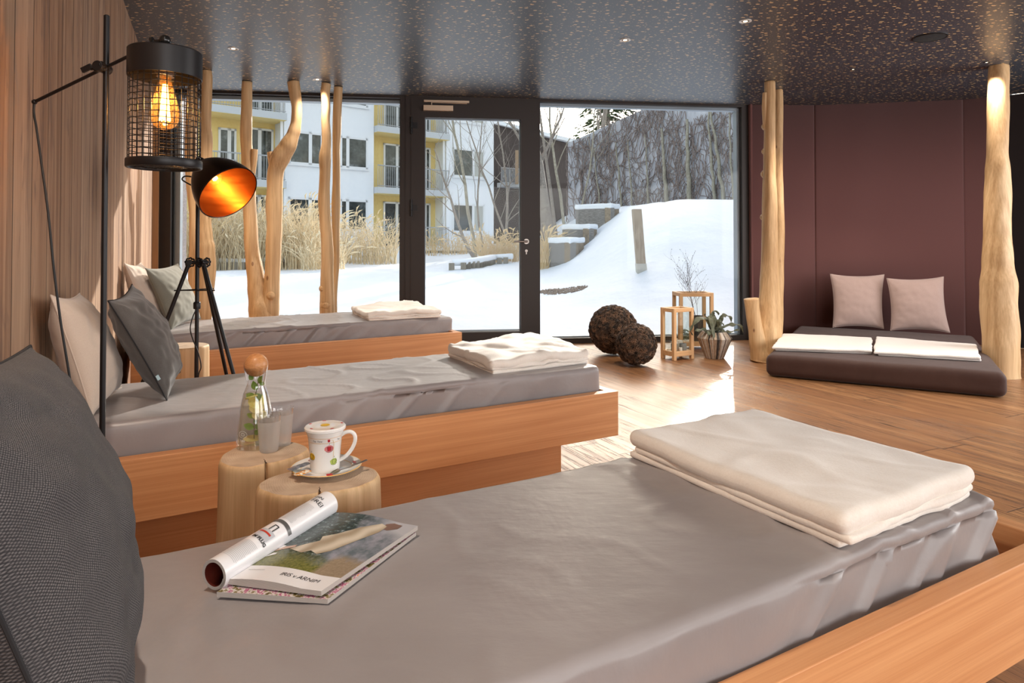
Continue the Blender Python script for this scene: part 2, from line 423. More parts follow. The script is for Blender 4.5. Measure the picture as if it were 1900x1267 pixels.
def glassy(name, tint=(1, 1, 1), gl=.12, rough=.0, glosscol=(1, 1, 1), pw=5.0):
    """thin clear pane: clear with fresnel reflection"""
    t = NT(name); tr = t.n('ShaderNodeBsdfTransparent', Color=tint); g = t.n('ShaderNodeBsdfGlossy', Color=glosscol, Roughness=rough)
    fz = t.n('ShaderNodeLayerWeight', Blend=.5); f = t.math('POWER', fz.outputs['Facing'], pw); f = t.math('ADD', t.math('MULTIPLY', f, min(.85, gl*6)), gl*.35)
    mx = t.n('ShaderNodeMixShader'); t.t.links.new(f, mx.inputs[0]); t.t.links.new(tr.outputs[0], mx.inputs[1]); t.t.links.new(g.outputs[0], mx.inputs[2])
    t.t.links.new(mx.outputs[0], t.out.inputs[0]); return t.m
m_pane = glassy('window_glass', (.985, .99, .99), .016)
m_pane_thin = glassy('lantern_glass', (.97, .985, .98), .16)
m_clearglass = glassy('drinking_glass', (.97, .975, .98), .15, .02, pw=2.6)
def mk_frost():
    t = NT('frosted_glass'); tr = t.n('ShaderNodeBsdfTransparent', Color=(.93, .92, .9)); g = t.n('ShaderNodeBsdfPrincipled', Base_Color=(.92, .88, .84), Roughness=.3)
    tl = t.n('ShaderNodeBsdfTranslucent', Color=(.9, .85, .8)); m0 = t.n('ShaderNodeMixShader', Fac=.5)
    t.t.links.new(g.outputs[0], m0.inputs[1]); t.t.links.new(tl.outputs[0], m0.inputs[2])
    mx = t.n('ShaderNodeMixShader', Fac=.40); t.t.links.new(tr.outputs[0], mx.inputs[1]); t.t.links.new(m0.outputs[0], mx.inputs[2]); t.t.links.new(mx.outputs[0], t.out.inputs[0]); return t.m
m_frost = mk_frost()
m_water = NT('water'); _a = m_water.n('ShaderNodeBsdfTransparent', Color=(.97, .97, .92)); _b = m_water.n('ShaderNodeBsdfTranslucent', Color=(.85, .80, .62)); _c = m_water.n('ShaderNodeMixShader', Fac=.16)
m_water.t.links.new(_a.outputs[0], _c.inputs[1]); m_water.t.links.new(_b.outputs[0], _c.inputs[2]); m_water.t.links.new(_c.outputs[0], m_water.out.inputs[0]); m_water = m_water.m
def mk_amber():
    t = NT('amber_bulb_glass'); a = t.n('ShaderNodeBsdfTransparent', Color=(1, .78, .48)); b = t.n('ShaderNodeBsdfTranslucent', Color=(1, .55, .20)); g = t.n('ShaderNodeBsdfGlossy', Color=(1, .85, .6), Roughness=.03)
    m1 = t.n('ShaderNodeMixShader', Fac=.045); t.t.links.new(a.outputs[0], m1.inputs[1]); t.t.links.new(b.outputs[0], m1.inputs[2])
    fz = t.n('ShaderNodeLayerWeight', Blend=.5); f = t.math('ADD', t.math('MULTIPLY', t.math('POWER', fz.outputs['Facing'], 4.0), .8), .04); m2 = t.n('ShaderNodeMixShader'); t.t.links.new(f, m2.inputs[0]); t.t.links.new(m1.outputs[0], m2.inputs[1]); t.t.links.new(g.outputs[0], m2.inputs[2])
    t.t.links.new(m2.outputs[0], t.out.inputs[0]); return t.m
m_amber = mk_amber()
def emit(name, col, st):
    t = NT(name); e = t.n('ShaderNodeEmission', Color=col, Strength=st); t.t.links.new(e.outputs[0], t.out.inputs[0]); return t.m
m_filament = emit('glowing_filament', (1, .50, .14), 28)
m_led = emit('downlight_lamp', (1, .74, .45), 7)
# ================================================================== THE ROOM
def struct(name, mb, mats, parent=None, **kw):
    kw.setdefault('smooth', False)
    o = mb.build(name, mats, parent, **kw)
    if parent is None: o['kind'] = 'structure'
    return o
Wa = lambda a, off=0, z=0: CORNER + WD*a + WNRM*off + Vector((0, 0, z))   # window wall: along from the left corner
def wa_px(px):                                                            # pixel column -> distance along the window wall
    k = (px-950)/F; y = 6.786/(1-.128*k); return (Vector((k*y, y, 0))-CORNER).dot(WD)
# floor
LWB = Vector((lw_x(-3.0), -3.0, 0)); RB = Vector((5.6, -3.0, 0)); RT = Vector((5.6, 5.9, 0))
PW = [Wa(wa_px(1391)), Vector((3.23, 7.13, 0)), Vector((4.63, 6.84, 0)), Vector((4.87, 6.70, 0)), RT]
foot = [LWB+Vector((-.3, 0, 0)), RB, RT, PW[2]+Vector((0, .1, 0)), PW[1]+Vector((0, .1, 0)), Wa(4.85, -.10), Wa(-.25, -.10)]
def slab(pts, z0, z1):
    mb = MB(); n = len(pts); v = [Vector((p.x, p.y, z0)) for p in pts]+[Vector((p.x, p.y, z1)) for p in pts]
    mb.add(v, [list(range(n))[::-1], list(range(n, 2*n))]+[[i, (i+1) % n, n+(i+1) % n, n+i] for i in range(n)]); return mb
struct('floor', slab(foot, -.12, 0), m_floor)
struct('ceiling', slab(foot, CEIL, CEIL+.15), m_ceiling)
# left wall, boarded (local y runs along the wall away from the camera)
L = (CORNER-LWB).length; ang = atan2(CORNER.y-LWB.y, CORNER.x-LWB.x)-pi/2
mb = MB().box(-.10, 0, 0, L-.05, 0, CEIL)
o = mb.build('wall_left', m_wallboard, None, smooth=False, local=True); o.location = LWB; o.rotation_euler = (0, 0, ang); o['kind'] = 'structure'
o = MB().box(0, .05, L-.13, L-.045, 0, CEIL).build('trim_1', wood('corner_post_wood', (.30, .14, .05), (.45, .24, .10), 2, .5, .5), None, smooth=False, local=True)
o.location = LWB; o.rotation_euler = (0, 0, ang); o['kind'] = 'structure'
# aubergine felt wall of the niche, panels slightly rounded where they meet
def niche(u, v):
    pts = PW; k = u*(len(pts)-1); i = min(int(k), len(pts)-2); return pts[i].lerp(pts[i+1], k-i)+Vector((0, 0, v*CEIL))
mb = MB()
for i in range(3):
    p, q = PW[i], PW[i+1]; d = (q-p).normalized(); n = Vector((d.y, -d.x, 0))
    def g(u, v, p=p, q=q, n=n, i=i):
        e = min(u, 1-u)*(q-p).length
        return p.lerp(q, u)-n*(.004*math.exp(-e/.008))+Vector((0, 0, v*CEIL))
    mb.grid(g, 60, 1)
struct('wall_back', mb, m_purple, smooth=True, solid=.02)
m_darkwall = speck('dark_brown_felt', (.010, .006, .006), (.016, .010, .010), 200, .9, .1, .001)
wr_ = MB().obox(PW[3], PW[4], .05, 0, CEIL, (0, .1))
wr_.box(5.6, 5.7, 5.35, 5.9, 0, CEIL); wr_.box(5.6, 5.7, .15, 1.85, 0, CEIL); wr_.box(5.6, 5.7, -3, -2.55, 0, CEIL)
for y0, y1 in ((1.85, 5.35), (-2.55, .15)): wr_.box(5.6, 5.7, y0, y1, 0, .3); wr_.box(5.6, 5.7, y0, y1, 2.4, CEIL)
struct('wall_right', wr_, m_darkwall)
for k, (y0, y1) in enumerate(((1.85, 5.35), (-2.55, .15))):
    mb = MB(); mb.box(5.62, 5.68, y0, y0+.06, .3, 2.4); mb.box(5.62, 5.68, y1-.06, y1, .3, 2.4); mb.box(5.62, 5.68, y0, y1, .3, .36); mb.box(5.62, 5.68, y0, y1, 2.34, 2.4); mb.box(5.62, 5.68, (y0+y1)/2-.03, (y0+y1)/2+.03, .3, 2.4)
    struct('window_%d' % (4+k), mb, m_frame)  # unseen side windows, added to go with the side fill lights
# wall behind the camera; big windows added as openings for the fill light
m_plaster = speck('warm_plaster', (.42, .33, .27), (.47, .38, .31), 60, .9, .1)
mb = MB()
mb.box(LWB.x-.2, -1.2, -3.1, -3, 0, CEIL); mb.box(4.4, 5.7, -3.1, -3, 0, CEIL); mb.box(-1.2, 4.4, -3.1, -3, 0, .4); mb.box(-1.2, 4.4, -3.1, -3, 2.4, CEIL)
struct('wall_rear', mb, m_plaster)
mb = MB()
for x in (-1.2, .65, 2.5, 4.35): mb.box(x, x+.06, -3.08, -3.0, .4, 2.4)
mb.box(-1.2, 4.4, -3.08, -3.0, .4, .46); mb.box(-1.2, 4.4, -3.08, -3.0, 2.34, 2.4)
rw = struct('window_3', mb, m_frame)
# ---- window wall
A = {k: wa_px(v) for k, v in dict(l0=290, l1=316, m0=742, m1=752, g0=788, g1=966, d1=985, m2=1001, r0=1378, r1=1390).items()}
ZT = 2.475; TOPF = CEIL
def wbox(mb, a0, a1, z0, z1, o0, o1, mi=0):
    v = [Wa(a, o, z) for a in (a0, a1) for o in (o0, o1) for z in (z0, z1)]
    mb.add(v, [(0, 1, 3, 2), (4, 6, 7, 5), (0, 4, 5, 1), (2, 3, 7, 6), (0, 2, 6, 4), (1, 5, 7, 3)], mi); return mb
def wring(mb, a0, a1, z0, z1, wa, wb, wt, wbm, o0, o1):
    wbox(mb, a0, a0+wa, z0, z1, o0, o1); wbox(mb, a1-wb, a1, z0, z1, o0, o1)
    wbox(mb, a0+wa, a1-wb, z1-wt, z1, o0, o1); wbox(mb, a0+wa, a1-wb, z0, z0+wbm, o0, o1); return mb
# left fixed pane
w1 = struct('window_1', wring(MB(), A['l0'], A['m1'], 0, CEIL, A['l1']-A['l0'], A['m1']-A['m0'], CEIL-ZT, .05, -.09, 0), m_frame)
wbox(MB(), A['l1'], A['m0'], .05, ZT, -.05, -.04).build('glass_pane', m_pane, w1, smooth=False)
mb = MB(); wring(mb, A['l1'], A['m0'], .05, ZT, .012, .006, .012, .012, -.075, -.05)
mb.build('glazing_gasket', m_gasket, w1, smooth=False)
mb = MB(); wring(mb, A['l1']-.0, A['m0'], .0, ZT+.0, .0001, .0001, .035, .02, -.20, -.10); wbox(mb, A['l1']-.02, A['l1']+.055, 0, ZT, -.16, -.092)
mb.build('outer_frame', m_frame_light, w1, smooth=False)
struct('trim_2', wbox(MB(), A['l1']-.12, A['l1']+.005, 0, 2.6, -.42, -.20), speck('rough_grey_render', (.16, .14, .15), (.30, .28, .29), 60, .95, .8, .01))
# door
d1 = struct('door_1', wring(MB(), A['m1'], A['m2'], 0, CEIL, .055, A['m2']-A['d1'], .055, .02, -.09, 0.012), m_frame)
leaf = wring(MB(), A['m1']+.0552, A['d1']-.0002, .0202, CEIL-.0552, A['g0']-A['m1']-.0552, A['d1']-A['g1']-.0002, CEIL-.0552-2.285, .115, -.07, .024).build('door_leaf', m_frame, d1, smooth=False)
wbox(MB(), A['g0'], A['g1'], .14, 2.285, -.03, -.022).build('glass_pane', m_pane, leaf, smooth=False)
mb = MB(); wring(mb, A['g0'], A['g1'], .14, 2.285, .008, .008, .012, .012, -.05, -.03); mb.build('glazing_bead', m_frame_light, leaf, smooth=False)
def wtube(mb, pts, r, **k): return mb.tube([Wa(*p) for p in pts], r, **k)
mb = MB(); a = A['g1']+.055
wtube(mb, [(a, .024, 1.045), (a, .075, 1.045)], .011, seg=12); wtube(mb, [(a+.008, .075, 1.045), (a-.13, .078, 1.045)], .0105, seg=12)
wtube(mb, [(a, .024, 1.045), (a, .033, 1.045)], .027, seg=20)
mb.build('door_handle', m_steel, d1)
mb = MB(); wtube(mb, [(a, .024, .95), (a, .030, .95)], .014, seg=16); wbox(mb, a-.005, a+.005, .915, .95, .024, .030)
mb.build('key_plate', m_steel, d1)
for z in (.75+.63, 2.2, .25):
    mb = MB(); a2 = A['m1']+.058
    for k in range(3): wtube(mb, [(a2, .036, z-.085+k*.057), (a2, .036, z-.085+k*.057+.053)], .013, seg=12)
    wbox(mb, a2, a2+.06, z-.03, z+.03, .022, .032)
    mb.build('hinge', m_black, d1)
mb = MB(); a = wa_px(785)
wbox(mb, a, wa_px(840), 2.285+.06, 2.285+.115, .024, .075); mb.build('door_closer', m_champagne, d1, bevel=.003, smooth=False)
mb = MB(); wbox(mb, a+.005, wa_px(870), 2.435, 2.458, .012, .04); wtube(mb, [(wa_px(800), .05, 2.40), (wa_px(800), .05, 2.432)], .006); wtube(mb, [(wa_px(800), .045, 2.43), (wa_px(866), .045, 2.427)], .005)
mb.build('closer_arm', m_champagne, d1, bevel=.002, smooth=False)
# right fixed pane
w2 = struct('window_2', wring(MB(), A['m2'], A['r1'], 0, CEIL, .006, A['r1']-A['r0'], CEIL-ZT, .055, -.09, 0.0), m_frame)
wbox(MB(), A['m2']+.006, A['r0'], .055, ZT, -.05, -.04).build('glass_pane', m_pane, w2, smooth=False)
mb = MB(); wring(mb, A['m2']+.006, A['r0'], .055, ZT, .0001, .035, .03, .012, -.14, -.06); mb.build('outer_frame', m_frame_light, w2, smooth=False)
struct('trim_3', wbox(MB(), A['r1'], A['r1']+.02, 0, CEIL, -.05, .05), m_purple)

# ---- lights in the ceiling
m_ring = plain('white_metal_ring', (.75, .74, .72), .3, .3)
def downlight(x, y, label, energy, ring=m_ring, r=.038, spot=1.9, col=(1, .86, .72)):
    t = thing('ceiling_downlight', label, 'downlight', (x, y, CEIL-.002), 0, 'small round downlights in the ceiling')
    M = Matrix.Translation((x, y, CEIL))
    MB().lathe([(r, 0), (r*1.0, -.004), (r*.78, -.006), (r*.62, 0.0), (r*.6, .0)], M, 28).build('trim_ring', ring, t)
    MB().lathe([(r*.60, -.0015), (r*.36, -.001), (r*.36, .0)], M, 24).build('inner_ring', m_gasket, t)
    mb = MB(); mb.lathe([(.0001, -.0035), (r*.36, -.003)], M, 20); mb.build('lamp', m_led, t)
    s = bpy.data.lights.new('downlight_beam', 'SPOT'); s.energy = energy*2.3; s.color = col; s.spot_size = spot; s.spot_blend = .6; s.shadow_soft_size = .03
    so = bpy.data.objects.new('downlight_beam', s); C.objects.link(so); so.location = (0, 0, -.03); so.parent = t
    return t
DLT = [((433, 90), 'glowing downlight above the tripod lamp, leftmost one in the ceiling', 22),
       ((589, 147), 'downlight beside the tops of the twin trunks', 10),
       ((1160, 74), 'downlight in the ceiling inside the glass door', 26),
       ((1383, 39), 'downlight in the ceiling with white ring, nearest the camera', 26),
       ((1583, 128), 'tiny glowing downlight over the dark brown futon', 30),
       ((1831, 115), 'tiny glowing downlight beside the top of the thick right trunk', 16)]
for (px, py), lb, e in DLT:
    p = P(px, py, CEIL); small = px > 1500
    downlight(p.x, p.y, lb, e, m_frame if small else m_ring, .022 if small else .040)
for x, y, e, lb in ((-1.0, -.6, 30, 'unseen downlight added behind the camera, nearest the boarded wall'), (1.2, -.6, 30, 'unseen downlight added behind the camera, in the middle of the room'), (3.4, .6, 30, 'unseen downlight added behind the camera, nearest the added side windows'),
                (3.2, 2.6, 30, 'unseen downlight added out of frame above the open floor on the right'), (-.6, .9, 26, 'unseen downlight added out of frame above the magazines')):
    downlight(x, y, lb, e)  # unseen downlights added to light the near part of the room
p = P(1725, 69, CEIL)
sp = thing('ceiling_speaker', 'flat black round loudspeaker set in the ceiling', 'speaker', (p.x, p.y, CEIL-.002))
M = Matrix.Translation((p.x, p.y, CEIL))
MB().lathe([(.112, .001), (.112, -.006), (.104, -.008)], M, 40).build('rim', m_black, sp)
MB().lathe([(.104, -.006), (.05, -.009), (.0005, -.010)], M, 40).build('grille', speck('speaker_cloth', (.008, .008, .009), (.014, .014, .015), 900, .9, .3, .001), sp)
# ================================================================== LOUNGERS, MATTRESSES, CUSHIONS, BLANKETS
def lounger_frame(n0, n1, s0, s1, label):
    """n0..n1 outer rails, s0 at the wall, s1 the foot end; built in the lounger's own axes"""
    base = SN(s0, n0); t = thing('lounger_frame', label, 'bed frame', base, BANG, 'larch lounger frames side by side')
    ln, w = s1-s0, n1-n0; z0, z1, th = .21, .40, .045
    MB().box(0, ln, 0, th, z0, z1).build('side_rail', m_larch, t, smooth=False, bevel=.002, local=True)
    MB().box(0, ln, w-th, w, z0, z1).build('side_rail', m_larch, t, smooth=False, bevel=.002, local=True)
    MB().box(ln-th, ln-.0005, th, w-th, z0, z1).build('end_rail', m_larch_end, t, smooth=False, bevel=.002, local=True)
    MB().box(0, ln-th, th, w-th, z0+.08, z0+.11).build('slatted_base', m_larch, t, smooth=False, local=True)
    mb = MB().box(.02, ln-.23, .10, w-.10, 0, z0+.08); mb.build('plinth', m_larch, t, smooth=False, bevel=.002, local=True)
    return t
def wall_s(n): return -.476+.09*n
def sstep(x): x = max(0, min(1, (x-.25)/.75)); return x*x*(3-2*x)
def mattress(n0, n1, s1, label, seed, wr, puff=.0, hang=None):
    """faux leather cover with wrinkles: wr(u 0..1 along, face) -> fold height on the near side and the foot"""
    s0 = wall_s((n0+n1)/2)+.05; ln, w = s1-s0, n1-n0; z0, z1 = .322, .50
    base = SN(s0, n0, z0); hx, hy, hz = ln/2, w/2, (z1-z0)/2
    def fn(p, d):
        u = (p.x+hx)/ln; q = p.copy(); sm = wr(u)
        wob = nz((p.x*1.6, p.y*2.0, 0), 1, seed)*.004
        if d.z > .5:
            rdg = abs(nz((p.x*5+p.y*2.5, p.y*4-p.x*2, 0), 1.0, seed+2)); rdg = max(0, .10-rdg)/.10
            q.z += wob*1.6 + puff*math.exp(-((u-.70)**2)/.02)*max(0, 1-(p.y/hy)**2) + .006*sm*rdg
        side = max(0, -d.y)+max(0, d.x)
        if side > .3 or d.y > .5:
            c = (p.x+p.y); k = (p.z+hz)/(2*hz)
            lean = 1.1*(1-k)*.12
            f = abs(nz((c*5.5+lean*8, .3, p.z*1.2), 1.0, seed+5)); f = max(0, .2-f)/.2; f = f*f*(3-2*f)
            f2 = nz((c*11+lean*14, .8, p.z*2), 1.0, seed+6)
            q += d*((.013*f+.004*f2)*sm*(1 if k > .25 else k/.25)*(1 if k < .8 else max(.3, (1-k)/.2))-.017*sm)*sstep((side if d.y < .5 else d.y))
        if d.z > .2 and side > .1: q.z -= .004*sm*abs(nz((p.x*9, p.y*9, 0), 1, seed+3))*3
        return q+Vector((hx, hy, hz))
    v, f = rounded_box(hx, hy, hz, .022, 150, 36, 10, fn)
    v = [Matrix.Rotation(BANG, 3, 'Z') @ p + base for p in v]
    mb = MB(); mb.add(v, f); o = mb.build('mattress', m_sheet, None, angle=180, loc=base)
    tag(o, label, 'mattress', 'taupe lounger mattresses')
    return o
B = [  # mattress n0, n1, s1 ; frame n0, n1, s1
    dict(m=(.722, 1.352, 1.616), f=(.672, 1.402, 1.79)),
    dict(m=(2.365, 3.005, 1.796), f=(2.298, 3.072, 1.835)),
    dict(m=(4.455, 5.155, 2.04), f=(4.33, 5.22, 2.05))]
LBF = ['larch frame of the nearest lounger, its thick rail running off the lower right corner',
       'larch lounger frame on recessed plinth, behind the two stump tables',
       'larch lounger frame closest to the windows, knotty rail']
LBM = ['taupe faux leather mattress in the foreground with magazines lying on it',
       'taupe mattress of the middle lounger, wrinkled top, beside the carafe',
       'taupe mattress of the farthest lounger, in front of the window trunks']
for i, b in enumerate(B):
    n0, n1, s1 = b['f']; lounger_frame(n0, n1, wall_s((n0+n1)/2)+.045, s1, LBF[i])
mattress(*B[0]['m'], LBM[0], 3, lambda u: .25+1.0*max(0, min(1, (u-.62)/.15)))
mattress(*B[1]['m'], LBM[1], 11, lambda u: .15+.8*math.exp(-((u-.55)/.22)**2), .012)
mattress(*B[2]['m'], LBM[2], 23, lambda u: .2+1.1*math.exp(-((u-.42)/.2)**2))

# ---- cushions
def cushion(name, BNc, BF, TN, TF, T, mat, label, group=None, seam=None, seed=0, uvs=False, ears=.10, crump=.010, label_tag=False, ret=False):
    """four corners (bottom near, bottom far, top near, top far), thickness T each side"""
    cs = [Vector(c) for c in (BNc, BF, TN, TF)]
    nrm = ((cs[1]-cs[0]).cross(cs[2]-cs[0])).normalized()
    if nrm.dot(Vector((0, -1, 0))) < 0 and nrm.dot(BD) < 0: nrm = -nrm
    if nrm.dot(BD) < 0: nrm = -nrm
    def S(side):
        def g(u, v):
            a, b = 2*u-1, 2*v-1
            # pinch the edges inward between the corners
            pa = a*(1-ears*(1-b*b)**1.0*abs(a)**2.0*.9); pb = b*(1-ears*(1-a*a)*abs(b)**2.0*.9)
            uu, vv = (pa+1)/2, (pb+1)/2
            p = cs[0]*(1-uu)*(1-vv)+cs[1]*uu*(1-vv)+cs[2]*(1-uu)*vv+cs[3]*uu*vv
            h = (max(0, 1-a*a)**.55)*(max(0, 1-b*b)**.55)
            ea = min(1-abs(a), 1-abs(b))
            w = crump*min(1, ea*6)*(nz((a*2.2+b*.6, b*3.0, side), 1, seed)+.6*nz((a*5+b*2, b*5-a*2, side), 1, seed+3))
            fold = 0
            for cx, cy in ((-1, -1), (1, -1), (-1, 1), (1, 1)):      # radiating folds at corners
                dx, dy = a-cx, b-cy; rr = sqrt(dx*dx+dy*dy)
                fold += .5*crump*math.exp(-rr*2.2)*sin(9*atan2(dy*-cy, dx*-cx)+seed)*min(1, rr*4)*min(1, ea*8)
            return p+nrm*(side*(T*h)+ (w+fold)*side)
        return g
    root_loc = (cs[0]+cs[1])/2
    t = thing(name, label, 'cushion', root_loc, 0, group)
    mb = MB(); mb.grid(S(1), 56, 56, uv=uvs); mb.grid(S(-1), 56, 56, uv=uvs)
    mb.build('cushion_cover', mat, t, weld=.0005 if not uvs else 0, angle=180)
    path = []
    N = 40
    for k in range(N): path.append(S(1)(k/N, 0))
    for k in range(N): path.append(S(1)(1, k/N))
    for k in range(N): path.append(S(1)(1-k/N, 1))
    for k in range(N+1): path.append(S(1)(0, 1-k/N))
    MB().tube(path, .0022, seg=6, cap=False).build('seam', seam or mat, t)
    if label_tag:
        p = S(1)(.02, .20); e = (cs[2]-cs[0]).normalized(); q = (S(1)(.0, .2)-S(1)(.05, .2)).normalized()
        v = [p, p+e*.020, p+e*.020+q*.011, p+q*.011]
        MB().poly(v).build('care_label', plain('pale_blue_label', (.42, .55, .58), .7), t, solid=.0008, smooth=False)
    return t
m_seam = plain('dark_seam', (.015, .014, .016), .8)
cushion('cushion', SN(-.02, .70, .515), SN(-.03, 1.15, .515), SN(-.17, .72, .93), SN(-.13, 1.215, .895), .088, m_cushion_coarse,
        'big coarse-woven charcoal cushion in the lower left foreground', 'cushions on the loungers', m_seam, 5, True, .06, .009)
cushion('cushion', SN(-.105, 2.47, .50), SN(-.03, 2.86, .51), SN(-.209, 2.40, .89), SN(-.16, 2.80, .866), .075, m_cushion_cream,
        'cream cushion leaning on the boarded wall, on the middle lounger', 'cushions on the loungers', None, 8, crump=.007)
cushion('cushion', SN(.109, 2.60, .50), SN(.17, 2.96, .53), SN(-.065, 2.45, .863), SN(0.0, 2.85, .89), .070, m_cushion_dark,
        'dark grey cushion with small label leaning on the cream one', 'cushions on the loungers', m_seam, 12, False, .10, .010, True)
cushion('cushion', SN(.10, 4.60, .50), SN(.20, 5.0, .50), SN(-.04, 4.55, .92), SN(.05, 4.95, .91), .07, m_cushion_cream,
        'cream cushion at the head of the farthest lounger', 'cushions on the loungers', None, 14)
cushion('cushion', SN(.215, 4.66, .50), SN(.42, 5.10, .51), SN(.07, 4.60, .884), SN(.27, 5.02, .90), .07, m_cushion_sage,
        'sage grey sunlit cushion behind the tripod lamp', 'cushions on the loungers', None, 17, crump=.006)

# ---- folded blankets: layered cloth mapped on four corners
def folded(name, corners, z0, th, mat, label, cat, group, seed=0, layers=3, open_side=True, wav=.01, edge=(.0, .0)):
    cs = [Vector(c) for c in corners]        # a(0,0) b(1,0) c(1,1) d(0,1)
    cen = sum(cs, Vector())/4
    t = thing(name, label, cat, (cen.x, cen.y, z0), 0, group)
    mb = MB()
    fr_ = [.22, .22, .56] if layers == 3 else [.45, .55]; acc = 0
    for L_ in range(layers):
        lt = th*fr_[L_]; zc = z0+acc+lt*.5; acc += lt; top = L_ == layers-1
        off = random.Random(seed*10+L_)
        k0 = .0 if top else off.uniform(.010, .040); k1 = off.uniform(.0, .015) if not top else 0
        k2 = .0 if top else off.uniform(.012, .030)
        def fn(p, d, zc=zc, top=top, L_=L_, k0=k0, k1=k1, k2=k2):
            u, v = (p.x+1)/2, (p.y+1)/2
            u = k0+(1-k0-k1)*u; v = k2+(1-2*k2)*v
            u += .022*nz((v*3, L_*.7, 0), 1, seed)+.008*nz((v*11, L_*2.7, 0), 1, seed); v += .016*nz((u*4, L_+5, 0), 1, seed)
            q = cs[0]*(1-u)*(1-v)+cs[1]*u*(1-v)+cs[2]*u*v+cs[3]*(1-u)*v
            w = wav*(nz((q.x*6, q.y*6, L_*.4), 1, seed)+.5*nz((q.x*14, q.y*14, L_*.4), 1, seed+1)+.45*max(0, .12-abs(nz((q.x*5+q.y*3, q.y*5, 3), 1, seed+4)))/.12)
            hgt = (L_+1)/layers
            q.z = zc+p.z+w*hgt*(1 if d.z > 0 or L_ > 0 else 0)+(edge[0]*(1-u)+edge[1]*u)*hgt
            return q
        Lx = ((cs[1]-cs[0]).length+(cs[2]-cs[3]).length)/2; Ly = ((cs[3]-cs[0]).length+(cs[2]-cs[1]).length)/2
        # build in real units then normalise
        hx, hy, hz = Lx/2, Ly/2, lt*.60
        def g(p, d, fn=fn, hx=hx, hy=hy): return fn(Vector((p.x/hx, p.y/hy, p.z)), d)
        v, f = rounded_box(hx, hy, hz, hz*.98, 46, 32, 2, g)
        mb.add(v, f)
    mb.build('folded_cloth', mat, t, angle=180)
    return t
Z = .502
cor = [P(1162, 832, Z+.02), P(1572, 1008, Z+.02), P(1815, 893, Z+.035), P(1395, 765, Z+.05)]
folded('blanket', cor, Z, .062, m_blanket, 'large cream fleece blanket folded on the foot of the nearest mattress', 'blanket', 'cream blankets on the loungers', 4, 3, wav=.005)
cor = [P(828, 652, Z+.03), P(912, 692, Z+.01), P(1096, 665, Z+.02), P(985, 618, Z+.05)]
folded('blanket', cor, Z, .060, m_blanket, 'cream blanket folded on the middle lounger, sunlit', 'blanket', 'cream blankets on the loungers', 7, 3, wav=.016)
cor = [P(650, 574, Z+.03), P(680, 593, Z+.01), P(820, 583, Z+.02), P(760, 560, Z+.04)]
folded('blanket', cor, Z, .055, m_blanket, 'cream blanket folded on the farthest lounger by the door', 'blanket', 'cream blankets on the loungers', 9, 3, wav=.014)

# ---- futon in the niche
FL = Vector((1.96, 5.19, 0)); FU = Vector((.869, -.495, 0)); FV = Vector((.495, .869, 0))
def fut(p, d):
    hx, hy, hz = .76, 1.03, .085
    w = .004*nz((p.x*3, p.y*3, 0), 1, 3)
    q = FL+FU*(p.x+hx)+FV*(p.y+hy)+Vector((0, 0, p.z+hz+.003))
    if d.z < -.3 and abs(p.x) > hx-.06 or d.z < -.3 and abs(p.y) > hy-.06: q.z += .002
    return q+Vector((d.x, d.y, d.z))*0+Vector((0, 0, w*(1 if d.z > 0 else 0)))
v, f = rounded_box(.76, 1.03, .085, .05, 40, 50, 4, fut)
mb = MB(); mb.add(v, f); fo = mb.build('futon', m_futon, None, angle=180, loc=FL)
tag(fo, 'low dark brown futon on the floor in the aubergine niche', 'futon')
ZF = .178
def on_futon(px, py, z=ZF): return P(px, py, z)
cor = [P(1433, 648, ZF+.01), P(1619, 655, ZF+.01), P(1617, 626, ZF+.03), P(1452, 618, ZF+.03)]
folded('folded_towel', cor, ZF-.002, .032, m_towel, 'white towel lying folded on the left half of the futon', 'towel', 'white towels on the futon', 21, 2, wav=.004)
cor = [P(1622, 657, ZF+.01), P(1821, 668, ZF+.01), P(1812, 639, ZF+.03), P(1626, 624, ZF+.03)]
folded('folded_towel', cor, ZF-.002, .032, m_towel, 'white towel lying folded on the right half of the futon', 'towel', 'white towels on the futon', 25, 2, wav=.004)
def niche_cushion(pb0, pb1, pt0, pt1, Yb, Yt, label, seed):
    c = [D(*pb0, Yb[0]), D(*pb1, Yb[1]), D(*pt0, Yt[0]), D(*pt1, Yt[1])]
    dz = min(c[0].z, c[1].z)-ZF
    for k in (0, 1): c[k].z = ZF+.004
    cs = c
    t = cushion('cushion', c[0], c[1], c[2], c[3], .075, m_cushion_mauve, label, 'mauve cushions on the futon', None, seed, ears=.10, crump=.004)
    return t
niche_cushion((1545, 598), (1640, 603), (1540, 508), (1641, 509), (6.72, 6.62), (6.84, 6.74), 'mauve linen cushion, left one on the futon', 31)
niche_cushion((1652, 604), (1763, 609), (1645, 516), (1751, 513), (6.50, 6.34), (6.62, 6.46), 'mauve linen cushion, right one on the futon', 37)
# ================================================================== STUMP TABLES
def mk_cut():
    t = NT('stump_top_wood'); v = t.obj((1, 1, 1))
    dn = t.noise(v, 6, 3); ln = t.n('ShaderNodeVectorMath', operation='LENGTH'); 
    sp = t.n('ShaderNodeSeparateXYZ'); t.t.links.new(v, sp.inputs[0])
    cb = t.n('ShaderNodeCombineXYZ', X=sp.outputs[0], Y=sp.outputs[1]); t.t.links.new(cb.outputs[0], ln.inputs[0])
    r = t.math('ADD', ln.outputs['Value'], t.math('MULTIPLY', dn, .05))
    g = t.fr(t.math('SINE', t.math('MULTIPLY', r, 1150)), -1, 1)
    f = t.math('ADD', t.math('MULTIPLY', g, .07), t.math('MULTIPLY', t.noise(v, 16, 5), .90))
    t.bsdf(t.ramp(f, [(.25, (.38, .25, .16)), (.5, (.60, .45, .32)), (.75, (.74, .60, .45))]), .55, normal=t.bump(g, .03, .001)); return t.m
